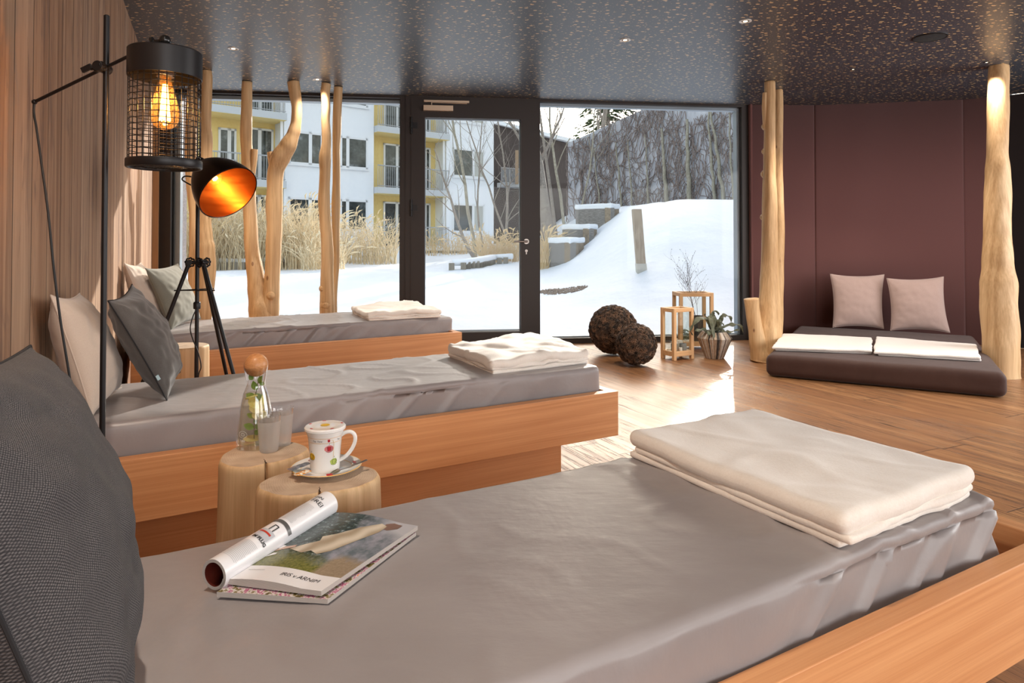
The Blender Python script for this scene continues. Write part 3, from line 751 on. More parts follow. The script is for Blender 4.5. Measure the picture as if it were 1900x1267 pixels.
m_cut = mk_cut()
m_crack = plain('dark_crack', (.03, .014, .007), .9)
def stump(cx, cy, rx, ry, rot, h, label, seed, crackang=None, flare=0.0, rnd=.22, lean=(0, 0)):
    t = thing('stump_table', label, 'side table', (cx, cy, 0), 0, 'tree stump side tables')
    def R(a, z):
        r = 1/sqrt((cos(a-rot)/rx)**2+(sin(a-rot)/ry)**2)
        k = z/h
        return r*(1+rnd*nz((cos(a)*1.1, sin(a)*1.1, z*1.3), 1, seed)+.03*nz((cos(a)*4, sin(a)*4, z*2), 1, seed+2)+flare*(1-k)**1.5)
    zs = [0.0]+[h*i/16 for i in range(1, 16)]+[h-.018, h-.012, h-.006, h-.001, h]
    seg = 72
    side = MB(); 
    def pt(i, a, inset=0):
        z = zs[i]; e = 0
        if z > h-.018: q = (z-(h-.018))/.018; e = .007*(1-sqrt(max(0, 1-q*q)))
        r = R(a, z)-e-inset
        if crackang is not None:
            dd = abs((a-crackang+pi) % (2*pi)-pi); r -= .022*max(0, 1-dd/.045)
        k = z/h
        return Vector((cx+r*cos(a)+lean[0]*(1-k), cy+r*sin(a)+lean[1]*(1-k), z))
    angs = sorted(set([2*pi*k/seg for k in range(seg)]+([(crackang+o) % (2*pi) for o in (-.046, -.02, 0, .02, .046)] if crackang is not None else [])))
    b = []
    for i in range(len(zs)):
        for a in angs: side.v.append(pt(i, a))
    n = len(angs)
    for i in range(len(zs)-1):
        for k in range(n):
            k1 = (k+1) % n; side.f.append([i*n+k, i*n+k1, (i+1)*n+k1, (i+1)*n+k]); side.m.append(0)
    side.build('trunk_body', m_stumpside, t, angle=180)
    top = MB(); ring = [pt(len(zs)-1, a) for a in angs]
    for q in (1, .8, .5, .2): top.v += [Vector((cx, cy, h))+(p-Vector((cx, cy, h)))*q for p in ring]
    top.v.append(Vector((cx, cy, h)))
    for i in range(3):
        for k in range(n):
            k1 = (k+1) % n; top.f.append([i*n+k, i*n+k1, (i+1)*n+k1, (i+1)*n+k]); top.m.append(0)
    for k in range(n): top.f.append([3*n+k, 3*n+(k+1) % n, 4*n]); top.m.append(0)
    top.build('cut_top', m_cut, t, angle=180)
    if crackang is not None:
        r0 = R(crackang, h)-.005; ca, sa = cos(crackang), sin(crackang)
        mb = MB(); pts = []
        for i in range(7):
            q = 1-i/6*.40; pts.append((cx+r0*q*ca+.0012*sin(i*2.1), cy+r0*q*sa, h+.0006))
        w = [.0016*(1-i/6.5)+.0003 for i in range(7)]
        nx, ny = -sa, ca
        mb.grid(lambda u, v: Vector(pts[int(round(u*6))])+Vector((nx, ny, 0))*((v-.5)*2*w[int(round(u*6))]), 6, 1)
        mb.build('split', m_crack, t, smooth=False)
    return t
HS = .50
S1 = P(484, 840, HS); S2 = P(594, 888, HS)
stump(S1.x, S1.y, .125, .105, radians(60), HS, 'pale stump side table carrying the carafe and the two glasses', 3, radians(-62), .10)
stump(S2.x, S2.y, .138, .098, radians(12), HS, 'low round stump side table carrying the mug and saucer', 9, radians(-75), -.05)
stump(-1.735, 3.53, .128, .120, 0, .50, 'plain pale stump side table behind the tripod lamp pole', 15, None, .0, .05)

# ================================================================== CARAFE AND GLASSES
cp = P(474, 827, HS)
car = thing('water_carafe', 'glass carafe of water with lemon and mint under a wooden ball stopper', 'carafe', (cp.x, cp.y, HS))
M = Matrix.Translation((cp.x, cp.y, HS+.0005))
outer = [(.0005, 0), (.034, 0), (.0365, .004), (.0365, .010), (.0345, .05), (.030, .10), (.0235, .142), (.0188, .158), (.0180, .165), (.0195, .180), (.0225, .205), (.0232, .212)]
outer = [(r*1.33, z) for r, z in outer]
inner = [(r*1.34, z) for r, z in [(.0222, .212), (.0215, .205), (.0185, .180), (.0170, .165), (.0178, .158), (.0225, .142), (.029, .10), (.0335, .05), (.0352, .014), (.0340, .012), (.0005, .012)]]
MB().lathe(outer+inner, M, 40).build('glass_body', m_clearglass, car)
wat = [(.0005, .013), (.0335, .0135), (.0342, .016), (.0325, .05), (.028, .10), (.0218, .140), (.0005, .140)]; wat = [(r*1.33, z) for r, z in wat]
MB().lathe(wat, M, 36).build('water', m_water, car)
def mk_stopper():
    return wood('turned_stopper_wood', (.42, .17, .06), (.66, .33, .14), 1, 2.2, .35, 0)
MB().ball((cp.x, cp.y, HS+.0005+.216), .0312, 32, 20).build('ball_stopper', mk_stopper(), car)
m_lemon = speck('lemon_flesh', (.85, .62, .12), (.95, .80, .35), 90, .4, .2, Subsurface_Weight=.2)
m_ginger = speck('ginger_slice', (.78, .62, .20), (.88, .76, .40), 60, .5, .2)
m_mint = speck('mint_leaf', (.10, .22, .02), (.24, .38, .05), 120, .5, .3)
m_stem = plain('mint_stem', (.16, .10, .05), .6)
def slice_(c, r, nrm, mat, name='lemon_slice', th=.004, ov=1.0):
    c = (c[0]*1.3, c[1]*1.3, c[2]); r = r*1.25
    q = Vector(nrm).normalized().to_track_quat('Z', 'Y').to_matrix().to_4x4()
    Mx = Matrix.Translation(Vector((cp.x, cp.y, HS))+Vector(c)) @ q @ Matrix.Diagonal((1, ov, 1, 1))
    MB().lathe([(.0004, 0), (r*.93, 0), (r, th*.3), (r, th*.7), (r*.93, th), (.0004, th)], Mx, 24).build(name, mat, car)
slice_((.004, -.006, .121), .017, (.35, -1, .5), m_lemon); slice_((-.004, -.004, .130), .016, (-.3, .2, 1), m_lemon)
slice_((.006, -.010, .105), .0155, (.1, -1, .25), m_ginger, 'ginger_slice', .004, .75); slice_((.012, -.010, .086), .016, (.0, -1, .5), m_ginger, 'ginger_slice', .004, .7)
slice_((-.006, .0, .019), .019, (.1, -.45, 1), m_ginger, 'ginger_slice', .003, .55)
o3 = Vector((cp.x, cp.y, HS))
MB().tube([o3+Vector(p) for p in ((.000, -.010, .022), (.001, -.010, .06), (.003, -.008, .10), (.001, -.007, .135), (.005, -.004, .16), (.010, -.002, .185), (.014, 0, .195))], .0011, seg=6).build('mint_stem', m_stem, car)
def leaf(mb, c, d, up, ln, w, cup=.2, n=6):
    c = Vector(c); d = Vector(d).normalized(); s = d.cross(Vector(up)).normalized(); nn = s.cross(d)
    def g(u, v):
        ww = w*sin(pi*min(1, u*.97+.015))**.8*(1-.25*u)
        return c+d*(ln*u)+s*((v-.5)*2*ww)+nn*(cup*ww*(abs(v-.5)*2)**1.5-ln*.15*u*u)
    mb.grid(g, n, 4)
for c, d, l_, w_ in (((.001, -.008, .128), (-.8, -.3, .5), .020, .009), ((.001, -.008, .126), (.7, -.5, .5), .022, .010), ((.0, -.009, .05), (-.8, -.3, .35), .022, .008),
                     ((0, -.009, .052), (.8, -.2, .4), .020, .008), ((0, -.01, .035), (.8, -.4, .5), .016, .006), ((.001, -.009, .078), (-1, -.1, .5), .018, .006),
                     ((.004, -.006, .15), (-.2, -.5, 1), .022, .008), ((.008, -.003, .168), (.5, -.2, 1), .018, .006), ((-.006, -.004, .178), (-.5, -.2, .6), .013, .006), ((.010, -.003, .17), (.8, .1, -.3), .012, .005), ((.001, -.009, .06), (.6, -.6, .8), .018, .007)):
    mb = MB(); leaf(mb, o3+Vector(c), d, (0, -1, .3), l_*1.3, w_*1.3); mb.build('mint_leaf', m_mint, car, angle=180)
# writing and oval emblem engraved on the carafe
def text_mesh(s, size, align='CENTER', shear=0, spacing=1.0, bold=0):
    cu = bpy.data.curves.new('t', 'FONT'); cu.body = s; cu.size = size; cu.align_x = align; cu.align_y = 'BOTTOM_BASELINE' if False else 'CENTER'; cu.shear = shear; cu.space_character = spacing; cu.offset = bold; cu.resolution_u = 3
    ob = bpy.data.objects.new('t', cu); C.objects.link(ob)
    me = ob.to_mesh(); v = [Vector(p.co) for p in me.vertices]; f = [list(p.vertices) for p in me.polygons]
    ob.to_mesh_clear(); bpy.data.objects.remove(ob); bpy.data.curves.remove(cu); return v, f
m_engrave = plain('white_engraving', (.85, .85, .83), .5)
def carafe_r(z):
    for (r0, z0), (r1, z1) in zip(outer, outer[1:]):
        if z0 <= z <= z1 and z1 > z0: return r0+(r1-r0)*(z-z0)/(z1-z0)
    return .03
def on_car(x, z, a0=-1.95):
    r = carafe_r(z)+.0004; a = a0+x/r; return o3+Vector((r*cos(a), r*sin(a), z))
mb = MB(); v, f = text_mesh('THE', .007, spacing=1.5); mb.add([on_car(p.x, .026+p.y) for p in v], f)
for (ra, rb) in ((.013, .0085), (.006, .0035)):
    mb.grid(lambda u, w: on_car((ra+(w-.5)*.0006)*cos(2*pi*u), .042+(rb+(w-.5)*.0006)*sin(2*pi*u)), 40, 1)
mb.build('engraving', m_engrave, car, smooth=False)
for (px, py), lb in (((499, 837), 'frosted straight tumbler nearest the camera on the carafe stump'), ((523, 825), 'frosted straight tumbler standing behind the other one')):
    g0 = P(px, py, HS); t = thing('water_glass', lb, 'glass', (g0.x, g0.y, HS), 0, 'frosted water glasses')
    M = Matrix.Translation((g0.x, g0.y, HS+.0005)); h = .095 if py > 830 else .099
    MB().lathe([(.0004, 0), (.0210, 0), (.0230, .002), (.0292, h*.84)], M, 36).build('frosted_side', m_frost, t)
    MB().lathe([(.0004, .006), (.0205, .0065), (.0272, h*.84)], M, 36).build('inner_wall', m_clearglass, t)
    MB().lathe([(.0292, h*.84), (.0305, h), (.0300, h+.0006), (.0294, h), (.0280, h*.84)], M, 36).build('clear_rim', m_clearglass, t)

# ================================================================== MUG, SAUCER, SPOON, PACKETS
mp_ = P(603, 876, HS)
m_gold = plain('ochre_line', (.75, .42, .08), .35)
m_red = plain('red_print', (.50, .02, .03), .35); m_pink = plain('pink_print', (.72, .22, .22), .4); m_ylw = plain('yellow_print', (.80, .50, .02), .4); m_grn = plain('green_print', (.48, .58, .12), .4); m_ink = plain('black_print', (.01, .01, .01), .4)
sa = thing('saucer', 'white porcelain saucer with ochre rim lines on the low stump', 'saucer', (mp_.x, mp_.y, HS))
sc_ = Vector((mp_.x+.003, mp_.y+.002, HS+.0005)); M = Matrix.Translation(sc_) @ Matrix.Diagonal((1.06, 1.06, 1, 1))
MB().lathe([(.0004, .003), (.030, .002), (.032, .0), (.035, .0), (.037, .003), (.060, .008), (.076, .0145), (.0775, .0155), (.076, .0165), (.058, .0105), (.036, .006), (.0004, .005)], M, 56).build('plate', m_white, sa)
mb = MB(); mb.lathe([(.0775, .0158), (.0762, .0170), (.0752, .0166)], M, 56); mb.lathe([(.0560, .01055), (.0550, .01025)], Matrix.Translation((0, 0, .0004)) @ M, 56); mb.build('rim_line', m_gold, sa)
for a in (.45, 2.4, -1.2):
    mb = MB(); q = sc_+Vector((.066*cos(a), .066*sin(a), .0142)); mb.box(-.007, .007, -.004, .004, 0, .0004, Matrix.Translation(q) @ Matrix.Rotation(a+pi/2, 4, 'Z') @ Matrix.Rotation(.25, 4, 'X'))
    mb.build('printed_cup', m_red, sa, smooth=False)
mug = thing('tea_mug', 'tall white lidded tea mug with red, yellow and green cup prints', 'mug', (mp_.x, mp_.y, HS+.0065))
MZ = HS+.0062; M = Matrix.Translation((mp_.x, mp_.y, MZ)); H = .096
def mug_r(z): return .0340+.0072*(z/H)**1.6*1.0+.004*max(0, (z-.078)/(H-.078))**2
prof = [(.0004, .002), (.031, .002), (.033, .0), (.0337, .002)]+[(mug_r(H*i/14), max(.004, H*i/14)) for i in range(1, 15)]+[(mug_r(H)-.003, H), (mug_r(H*.9)-.0035, H*.9), (.031, .01), (.0004, .006)]
MB().lathe(prof, M, 56).build('cup_body', m_white, mug)
lid = MB().lathe([(.041, H-.004), (.043, H+.0005), (.0480, H+.002), (.0480, H+.0065), (.0455, H+.009), (.038, H+.0095), (.034, H+.0080), (.022, H+.0090), (.0004, H+.0095)], M, 56).build('lid', m_white, mug)
mb = MB(); mb.lathe([(.011, H+.0099), (.0004, H+.0101)], M, 20); mb.build('yellow_print', m_ylw, lid)
for a in (-2.2, -.9, .5, 1.9, 2.9):
    mb = MB(); q = Vector((mp_.x+.0395*cos(a), mp_.y+.0395*sin(a), MZ+H+.0098)); mb.box(-.004, .004, -.002, .002, 0, .0004, Matrix.Translation(q) @ Matrix.Rotation(a+pi/2, 4, 'Z'))
    mb.build('red_print', m_red, lid, smooth=False)
ha = .10     # handle direction
hd = Vector((cos(ha), sin(ha), 0)); c0 = Vector((mp_.x, mp_.y, MZ))
hp = [c0+hd*r_+Vector((0, 0, z_)) for r_, z_ in ((.036, .080), (.047, .087), (.060, .088), (.069, .080), (.070, .066), (.064, .050), (.054, .036), (.043, .027), (.033, .022))]
def smooth_path(pts, n=4):
    out = []
    for i in range(len(pts)-1):
        p0 = pts[max(i-1, 0)]; p1 = pts[i]; p2 = pts[i+1]; p3 = pts[min(i+2, len(pts)-1)]
        for k in range(n):
            t = k/n; out.append(.5*((2*p1)+(p2-p0)*t+(2*p0-5*p1+4*p2-p3)*t*t+(3*p1-p0-3*p2+p3)*t**3))
    out.append(pts[-1]); return out
MB().tube(smooth_path(hp), .0046, seg=14, up=(0, 0, 1)).build('mug_handle', m_white, mug, angle=180)
def on_mug(x, z, a0, e=.0005): 
    r = mug_r(z)+e; a = a0+x/r; return Vector((mp_.x+r*cos(a), mp_.y+r*sin(a), MZ+z))
A0 = -1.20
def decal(name, pts, a0, z0, mat, e=.0005):
    mb = MB(); n = len(pts); 
    mb.add([on_mug(0, z0, a0, e)]+[on_mug(x, z0+z, a0, e) for x, z in pts], [[0, 1+k, 1+(k+1) % n] for k in range(n)]); return mb.build(name, mat, mug, smooth=False)
def blob(rx, rz, seed, n=18): return [(rx*(1+.2*nz((cos(2*pi*k/n), sin(2*pi*k/n), 0), 2, seed))*cos(2*pi*k/n), rz*(1+.2*nz((cos(2*pi*k/n)+3, sin(2*pi*k/n), 0), 2, seed))*sin(2*pi*k/n)) for k in range(n)]
cupo = [(-.0045, .005), (.004, .005), (.0033, -.0045), (-.0035, -.0045)]
for a0, z0, bg, fg, ra in ((A0+.15, .059, m_pink, m_red, .0105), (A0+.50, .027, m_grn, m_grn, .0095), (A0-1.05, .040, m_ylw, m_ylw, .010)):
    decal('print_patch', blob(ra, ra*.82, int(z0*1000)), a0, z0, bg)
    decal('printed_cup', cupo, a0, z0, fg, .0008)
    mb = MB()
    for pl in (cupo+[cupo[0]], [(.004, .004), (.0075, .003), (.007, -.001), (.0036, -.003)], [(-.008, -.005), (-.003, -.0075), (.004, -.0075), (.009, -.004)], [(-.001, .010), (.001, .0115), (-.0005, .013)]):
        mb.tube([on_mug(x, z0+z, a0, .0011) for x, z in pl], .00035, seg=4)
    mb.build('ink_outline', m_ink, mug, smooth=False)
for z in (.0725, .0835):
    mb = MB(); mb.lathe([(mug_r(z-.0004)+.0003, z-.0004), (mug_r(z+.0004)+.0004, z+.0004)], M, 56); mb.build('ochre_line', m_gold, mug)
for s, a_ in (('Tea', A0-.75), ('Time', A0-.42), ('Tea', A0+.75)):
    mb = MB(); v, f = text_mesh(s, .0058, shear=.2); mb.add([on_mug(p.x, .0775+p.y, a_, .0007) for p in v], f); mb.build('printed_word', m_ink, mug, smooth=False)
decal('printed_cup', [(x*.7, z*.7) for x, z in cupo], A0+.12, .0780, m_red, .0007)
# tea-bag string drawn down to the green patch
mb = MB(); mb.tube([on_mug(x, z, A0+.32, .0009) for x, z in ((-.003, .079), (.002, .0785), (.0045, .070), (.0045, .05), (.004, .036))], .0006, seg=5); mb.build('string', plain('cream_string', (.85, .68, .42), .7), mug)
# spoon
k0 = P(612, 882, HS+.012); k1 = P(681, 853, HS+.026)
dd = (k1-k0); sd = Vector((dd.y, -dd.x, 0)).normalized()
spn = thing('teaspoon', 'steel teaspoon lying across the saucer edge', 'spoon', (k0.x, k0.y, HS+.010))
mb = MB()
def spf(u, v):
    p = k0+dd*u; w = .0095*sin(pi*min(u/.30, 1))**.6 if u < .27 else 0
    w = max(w, .0018+.0022*max(0, (u-.6)/.4)); q = (v-.5)*2
    z = .004*sin(pi*min(1, u/.5))*.6+ (.003*q*q if u < .27 else 0)
    if u < .27: z -= .002*sin(pi*u/.27)
    return p+sd*(w*q)+Vector((0, 0, z))
mb.grid(spf, 40, 6); mb.build('spoon_body', m_steel, spn, angle=180, solid=.0012)
# sugar / milk packets
m_foil = speck('dark_foil', (.06, .07, .09), (.30, .31, .34), 60, .25, .5, .003)
m_print = NT('orange_white_print'); vv_ = m_print.obj((1, 1, 1)); m_print.bsdf(m_print.mix(m_print.fr(m_print.noise(vv_, 130, 2), .47, .53), (.80, .74, .62), (.70, .28, .03)), .35); m_print = m_print.m
def packet(name, a, b, hw, mat, label, z0, z1, bend=.004):
    p = P(*a, HS+z0); q = P(*b, HS+z1); d = q-p; s = Vector((-d.y, d.x, 0)).normalized()
    def g(u, v):
        w = hw; k = 4*u*(1-u); c = (v-.5)*2
        return p+d*u+s*(w*c)+Vector((0, 0, .0035*k*(1-c*c)+bend*.4*nz((u*6, v*4, 0), 1, 5)))
    def g2(u, v):
        r = g(u, v); c = (v-.5)*2; return r-Vector((0, 0, .006*4*u*(1-u)*(1-c*c)+.0004))
    mb = MB(); mb.grid(g, 22, 8); mb.grid(g2, 22, 8); o = mb.build(name, mat, None, angle=180, loc=p); tag(o, label, 'packet'); return o
packet('milk_stick', (536, 872), (574, 858), .0095, m_foil, 'shiny dark foil stick packet sticking out over the saucer rim', .021, .023)
packet('sugar_sachet', (547, 882), (574, 872), .010, m_print, 'orange and white printed sachet under the foil stick', .0175, .0165, .002)

# ================================================================== MAGAZINES
m_paper = plain('white_page', (.80, .78, .79), .28)
def mk_edge():
    t = NT('page_edges'); sp = t.n('ShaderNodeSeparateXYZ'); t.t.links.new(t.obj((1, 1, 1)), sp.inputs[0])
    w = t.fr(t.math('SINE', t.math('MULTIPLY', sp.outputs[2], 5200)), -1, 1); t.bsdf(t.mix(w, (.30, .25, .22), (.66, .60, .55)), .6); return t.m
m_edge = mk_edge()
ZM = .503
ma, mbq, mc, md_ = P(402, 1100, ZM+.006), P(608, 1113, ZM+.006), P(772, 988, ZM+.006), P(585, 978, ZM+.006)
def quad(c, u, v): return c[0]*(1-u)*(1-v)+c[1]*u*(1-v)+c[2]*u*v+c[3]*(1-u)*v
def mag_block(name, c, th, matt, parent=None, label=None, bulge=0.0, z0=ZM):
    def fnq(u, v, top):
        p = quad(c, u, v); p = Vector((p.x, p.y, z0+(th if top else 0)))
        if top: p.z += bulge*sin(pi*min(1, u*1.25))*.7-.0005*u
        return p
    mb = MB(); N = 24
    mb.grid(lambda u, v: fnq(u, v, True), N, N, uv=True, mi=0)
    mb.grid(lambda u, v: fnq(u, 1-v, False), N, N, mi=1)
    for (ua, va, ub, vb) in ((0, 0, 1, 0), (1, 0, 1, 1), (1, 1, 0, 1), (0, 1, 0, 0)):
        mb.grid(lambda t_, w: fnq(ua+(ub-ua)*t_, va+(vb-va)*t_, False).lerp(fnq(ua+(ub-ua)*t_, va+(vb-va)*t_, True), w), N, 3, mi=1)
    return mb, fnq
def mk_cover2():
    t = NT('lower_magazine_cover'); v = t.obj((6, 6, 1), which='UV'); n = t.noise(v, 2.4, 3, .6)
    t.bsdf(t.ramp(n, [(.30, (.03, .025, .02)), (.42, (.22, .16, .05)), (.5, (.75, .70, .66)), (.56, (.42, .04, .16)), (.64, (.78, .75, .74)), (.72, (.75, .20, .03))]), .25); return t.m
g1, f1 = mag_block('m', (ma, mbq, mc, md_), .0075, None, bulge=.001)
o = g1.build('magazine', [mk_cover2(), m_edge], None, angle=30, loc=ma); tag(o, 'colourful magazine lying underneath the open one', 'magazine')
# the open magazine on top
ZM2 = ZM+.0105
ca = [P(422, 1074, ZM2+.008), P(596, 1096, ZM2+.008), P(775, 975, ZM2+.008), P(622, 950, ZM2+.008)]
def mk_photo():
    t = NT('fashion_photo_page'); u3 = t.obj((1, 1, 1), which='UV'); sp = t.n('ShaderNodeSeparateXYZ'); t.t.links.new(u3, sp.inputs[0]); u, v = sp.outputs[0], sp.outputs[1]
    n1 = t.noise(u3, 7, 4, .6); n2 = t.noise(t.obj((14, 26, 1), which='UV'), 1, 4, .7); n3 = t.noise(t.obj((40, 40, 1), which='UV'), 1, 3, .6)
    foli = t.ramp(n2, [(.35, (.010, .018, .014)), (.52, (.035, .055, .045)), (.60, (.10, .14, .14)), (.70, (.45, .50, .55))])
    water = t.mix(t.fr(n1, .35, .65), (.12, .15, .17), (.33, .33, .38))
    sel = t.fr(t.math('ADD', t.math('ADD', u, t.math('MULTIPLY', n1, .30)), t.math('MULTIPLY', v, .12)), .66, .80)
    col = t.mix(sel, foli, water)
    sky_ = t.fr(t.math('ADD', v, t.math('MULTIPLY', u, .35)), 1.05, 1.18); col = t.mix(t.math('MULTIPLY', sky_, t.fr(u, .55, .8)), col, (.50, .50, .54))
    grass = t.mix(t.fr(n3, .3, .7), (.07, .09, .015), (.26, .24, .06)); gl = t.fr(t.math('ADD', t.math('ADD', v, t.math('MULTIPLY', n1, .1)), t.math('MULTIPLY', u, .12)), .50, .36)
    gl = t.math('MULTIPLY', gl, t.fr(u, .95, .70)); col = t.mix(gl, col, grass)
    rock = t.math('MULTIPLY', t.fr(u, .66, .72), t.fr(t.math('ADD', v, t.math('MULTIPLY', n1, .15)), .52, .44)); col = t.mix(rock, col, t.mix(n3, (.20, .15, .09), (.42, .32, .22)))
    wht = t.fr(v, .171, .169); col = t.mix(wht, col, (.80, .78, .79))
    t.bsdf(col, .22); return t.m
mgz = thing('magazine', 'open fashion magazine with its left page rolled up', 'magazine', (ca[0].x, ca[0].y, ZM2))
g2, f2 = mag_block('m', ca, .008, None, bulge=.007, z0=ZM2)
g2.build('page_block', [mk_photo(), m_edge], mgz, angle=30)
def on_page(u, v, e=.0003): return f2(u, v, True)+Vector((0, 0, e))
def page_poly(name, pts, mat, e=.0003):
    cx = sum(p[0] for p in pts)/len(pts); cy = sum(p[1] for p in pts)/len(pts); n = len(pts)
    mb = MB(); R_ = 4; vs_ = [on_page(cx, cy, e)]
    for k in range(1, R_+1): vs_ += [on_page(cx+(x-cx)*k/R_, cy+(y-cy)*k/R_, e) for x, y in pts]
    fs = [[0, 1+i, 1+(i+1) % n] for i in range(n)]
    for k in range(R_-1): fs += [[1+k*n+i, 1+(k+1)*n+i, 1+(k+1)*n+(i+1) % n, 1+k*n+(i+1) % n] for i in range(n)]
    mb.add(vs_, fs); return mb.build(name, mat, mgz, smooth=False)
def dens(pts, k=4):
    out = []
    for i in range(len(pts)):
        a, b = pts[i], pts[(i+1) % len(pts)]
        out += [(a[0]+(b[0]-a[0])*j/k, a[1]+(b[1]-a[1])*j/k) for j in range(k)]
    return out
def mk_coat():
    t = NT('printed_beige_coat'); w = t.n('ShaderNodeTexWave', Vector=t.obj((1, 1, 1), (0, 0, .6)), Scale=9, Distortion=7, Detail=2).outputs['Fac']; t.bsdf(t.mix(w, (.40, .32, .22), (.68, .60, .48)), .25); return t.m
page_poly('printed_coat', dens([(.15, .40), (.34, .36), (.40, .40), (.50, .37), (.58, .44), (.66, .62), (.74, .80), (.74, .90), (.66, .92), (.52, .80), (.40, .66), (.30, .60), (.34, .54), (.24, .47)]), mk_coat(), .0006)
page_poly('printed_hair', dens([(.70, .86), (.78, .85), (.86, .90), (.86, .96), (.76, .97), (.70, .93)]), plain('printed_brown', (.22, .13, .10), .3), .0004)
page_poly('printed_leg', dens([(.02, .36), (.18, .43), (.17, .46), (.04, .42)]), plain('printed_skin', (.55, .36, .27), .3), .0004)
page_poly('printed_shoe', dens([(.02, .28), (.10, .32), (.09, .34), (.05, .34)], 2), m_paper, .0005)
page_poly('printed_shoe', dens([(-.0+.01, .40), (.05, .40), (.07, .44), (.02, .45)], 2), m_paper, .0005)
def page_text(s, u0, v0, size, su=1/.175, sv=1/.26, **k):
    mb = MB(); v, f = text_mesh(s, size, **k); mb.add([on_page(u0+p.x*su, v0+p.y*sv, .0004) for p in v], f); return mb.build('printed_word', m_ink, mgz, smooth=False)
page_text('IRIS v ARNIM', .66, .095, .0135, spacing=.95)
page_text('IRISVONARNIM.COM', .16, .115, .0032)
# rolled left page: a tube lying along the spine
r0a = P(400, 1047, ZM2+.020); r1a = P(607, 921+24, ZM2+.028)
ra_ = D(399, 1047, P(410, 1070, ZM+.003).y); 
e0, e1 = ca[0], ca[3]; ax = (e1-e0); ax = ax*1.0; axn = ax.normalized(); sidev = Vector((-axn.y, axn.x, 0))
RR = .0245
cc0 = e0+sidev*(RR*.80)-axn*.008; cc0.z = ZM+RR+.0005; cc1 = cc0+axn*(ax.length*1.035); cc1.z = cc0.z+.006
def roll(u, ang, r=RR):     # u along the roll, ang from the spine going up and over
    c = cc0.lerp(cc1, u); return c+(-sidev)*(r*cos(ang))+Vector((0, 0, r*sin(ang)))
rolled = MB()
def spiral(u, v): ang = -.9+v*(2*pi*1.12); return roll(u, ang, RR-.0016*v)
rolled.grid(spiral, 12, 60, uv=True); 
def spiral2(u, v): ang = -.9+v*(2*pi*1.12); return roll(u, ang, RR-.0050-.0016*v)
rolled.grid(lambda u, v: spiral2(u, 1-v), 12, 60, mi=1)
for uu in (0, 1):
    rolled.grid((lambda uu: (lambda t_, w: spiral(uu, t_).lerp(spiral2(uu, t_), w)))(uu), 60, 2, mi=2)
m_inside = speck('dark_red_inside_page', (.06, .008, .006), (.12, .02, .012), 30, .3, .0)
rl = rolled.build('rolled_page', [m_paper, m_inside, m_edge], mgz, angle=60)
def on_roll(x, y, e=.0005):     # x along page height 0..1, y = arc angle
    return roll(x, y, RR+e)
HL = ax.length
def roll_text(s, u0, a0, size, flip=False, **k):
    """text baseline runs around the roll (down towards the spine)"""
    v, f = text_mesh(s, size, **k); mb = MB(); mb.add([on_roll(u0+p.y/HL, a0-p.x/RR) for p in v], f); o = mb.build('printed_word', m_ink, rl, smooth=False); return o
roll_text('REIN', .895, 1.50, .0105); roll_text('FREI', .845, 1.15, .0150)
roll_text('IM FLUG', .300, 1.02, .0088, bold=.0003)
m_grey = plain('grey_print', (.50, .49, .50), .35)
rnd = random.Random(4)
for (u0, u1, a0, a1, n) in ((.555, .79, 2.0, .75, 24), (.07, .255, 1.85, .45, 17)):
    mb = MB()
    for k in range(n):
        uu = u0+(u1-u0)*k/n; aa = a1+rnd.random()*.12
        mb.grid(lambda s_, w: on_roll(uu+w*.0030, a0+(aa-a0)*s_), 10, 1)
    mb.build('text_block', m_grey, rl, smooth=False)
mb = MB(); mb.grid(lambda s_, w: on_roll(.50+w*.03+.03*s_*0, 2.1-s_*2.0), 16, 1); mb.build('grey_bar', plain('dark_grey_print', (.10, .095, .09), .3), rl, smooth=False)
mb = MB(); mb.grid(lambda s_, w: on_roll(.315+w*.085, 1.75-s_*1.15), 12, 2); mb.build('printed_suitcase', plain('silver_print', (.50, .50, .53), .3), rl, smooth=False)
mb = MB(); mb.grid(lambda s_, w: on_roll(.36+w*.015, 1.72-s_*.95, .0008), 12, 2); mb.build('red_strap', plain('rust_print', (.50, .05, .03), .3), rl, smooth=False)
mb = MB()
for x0, y0, x1, y1 in ((.40, 1.30, .46, 1.30), (.46, 1.30, .46, .98), (.46, .98, .40, .98)): mb.tube([on_roll(x0, y0, .0008), on_roll((x0+x1)/2, (y0+y1)/2, .0008), on_roll(x1, y1, .0008)], .0007, seg=4)
mb.build('printed_handle', m_ink, rl, smooth=False)

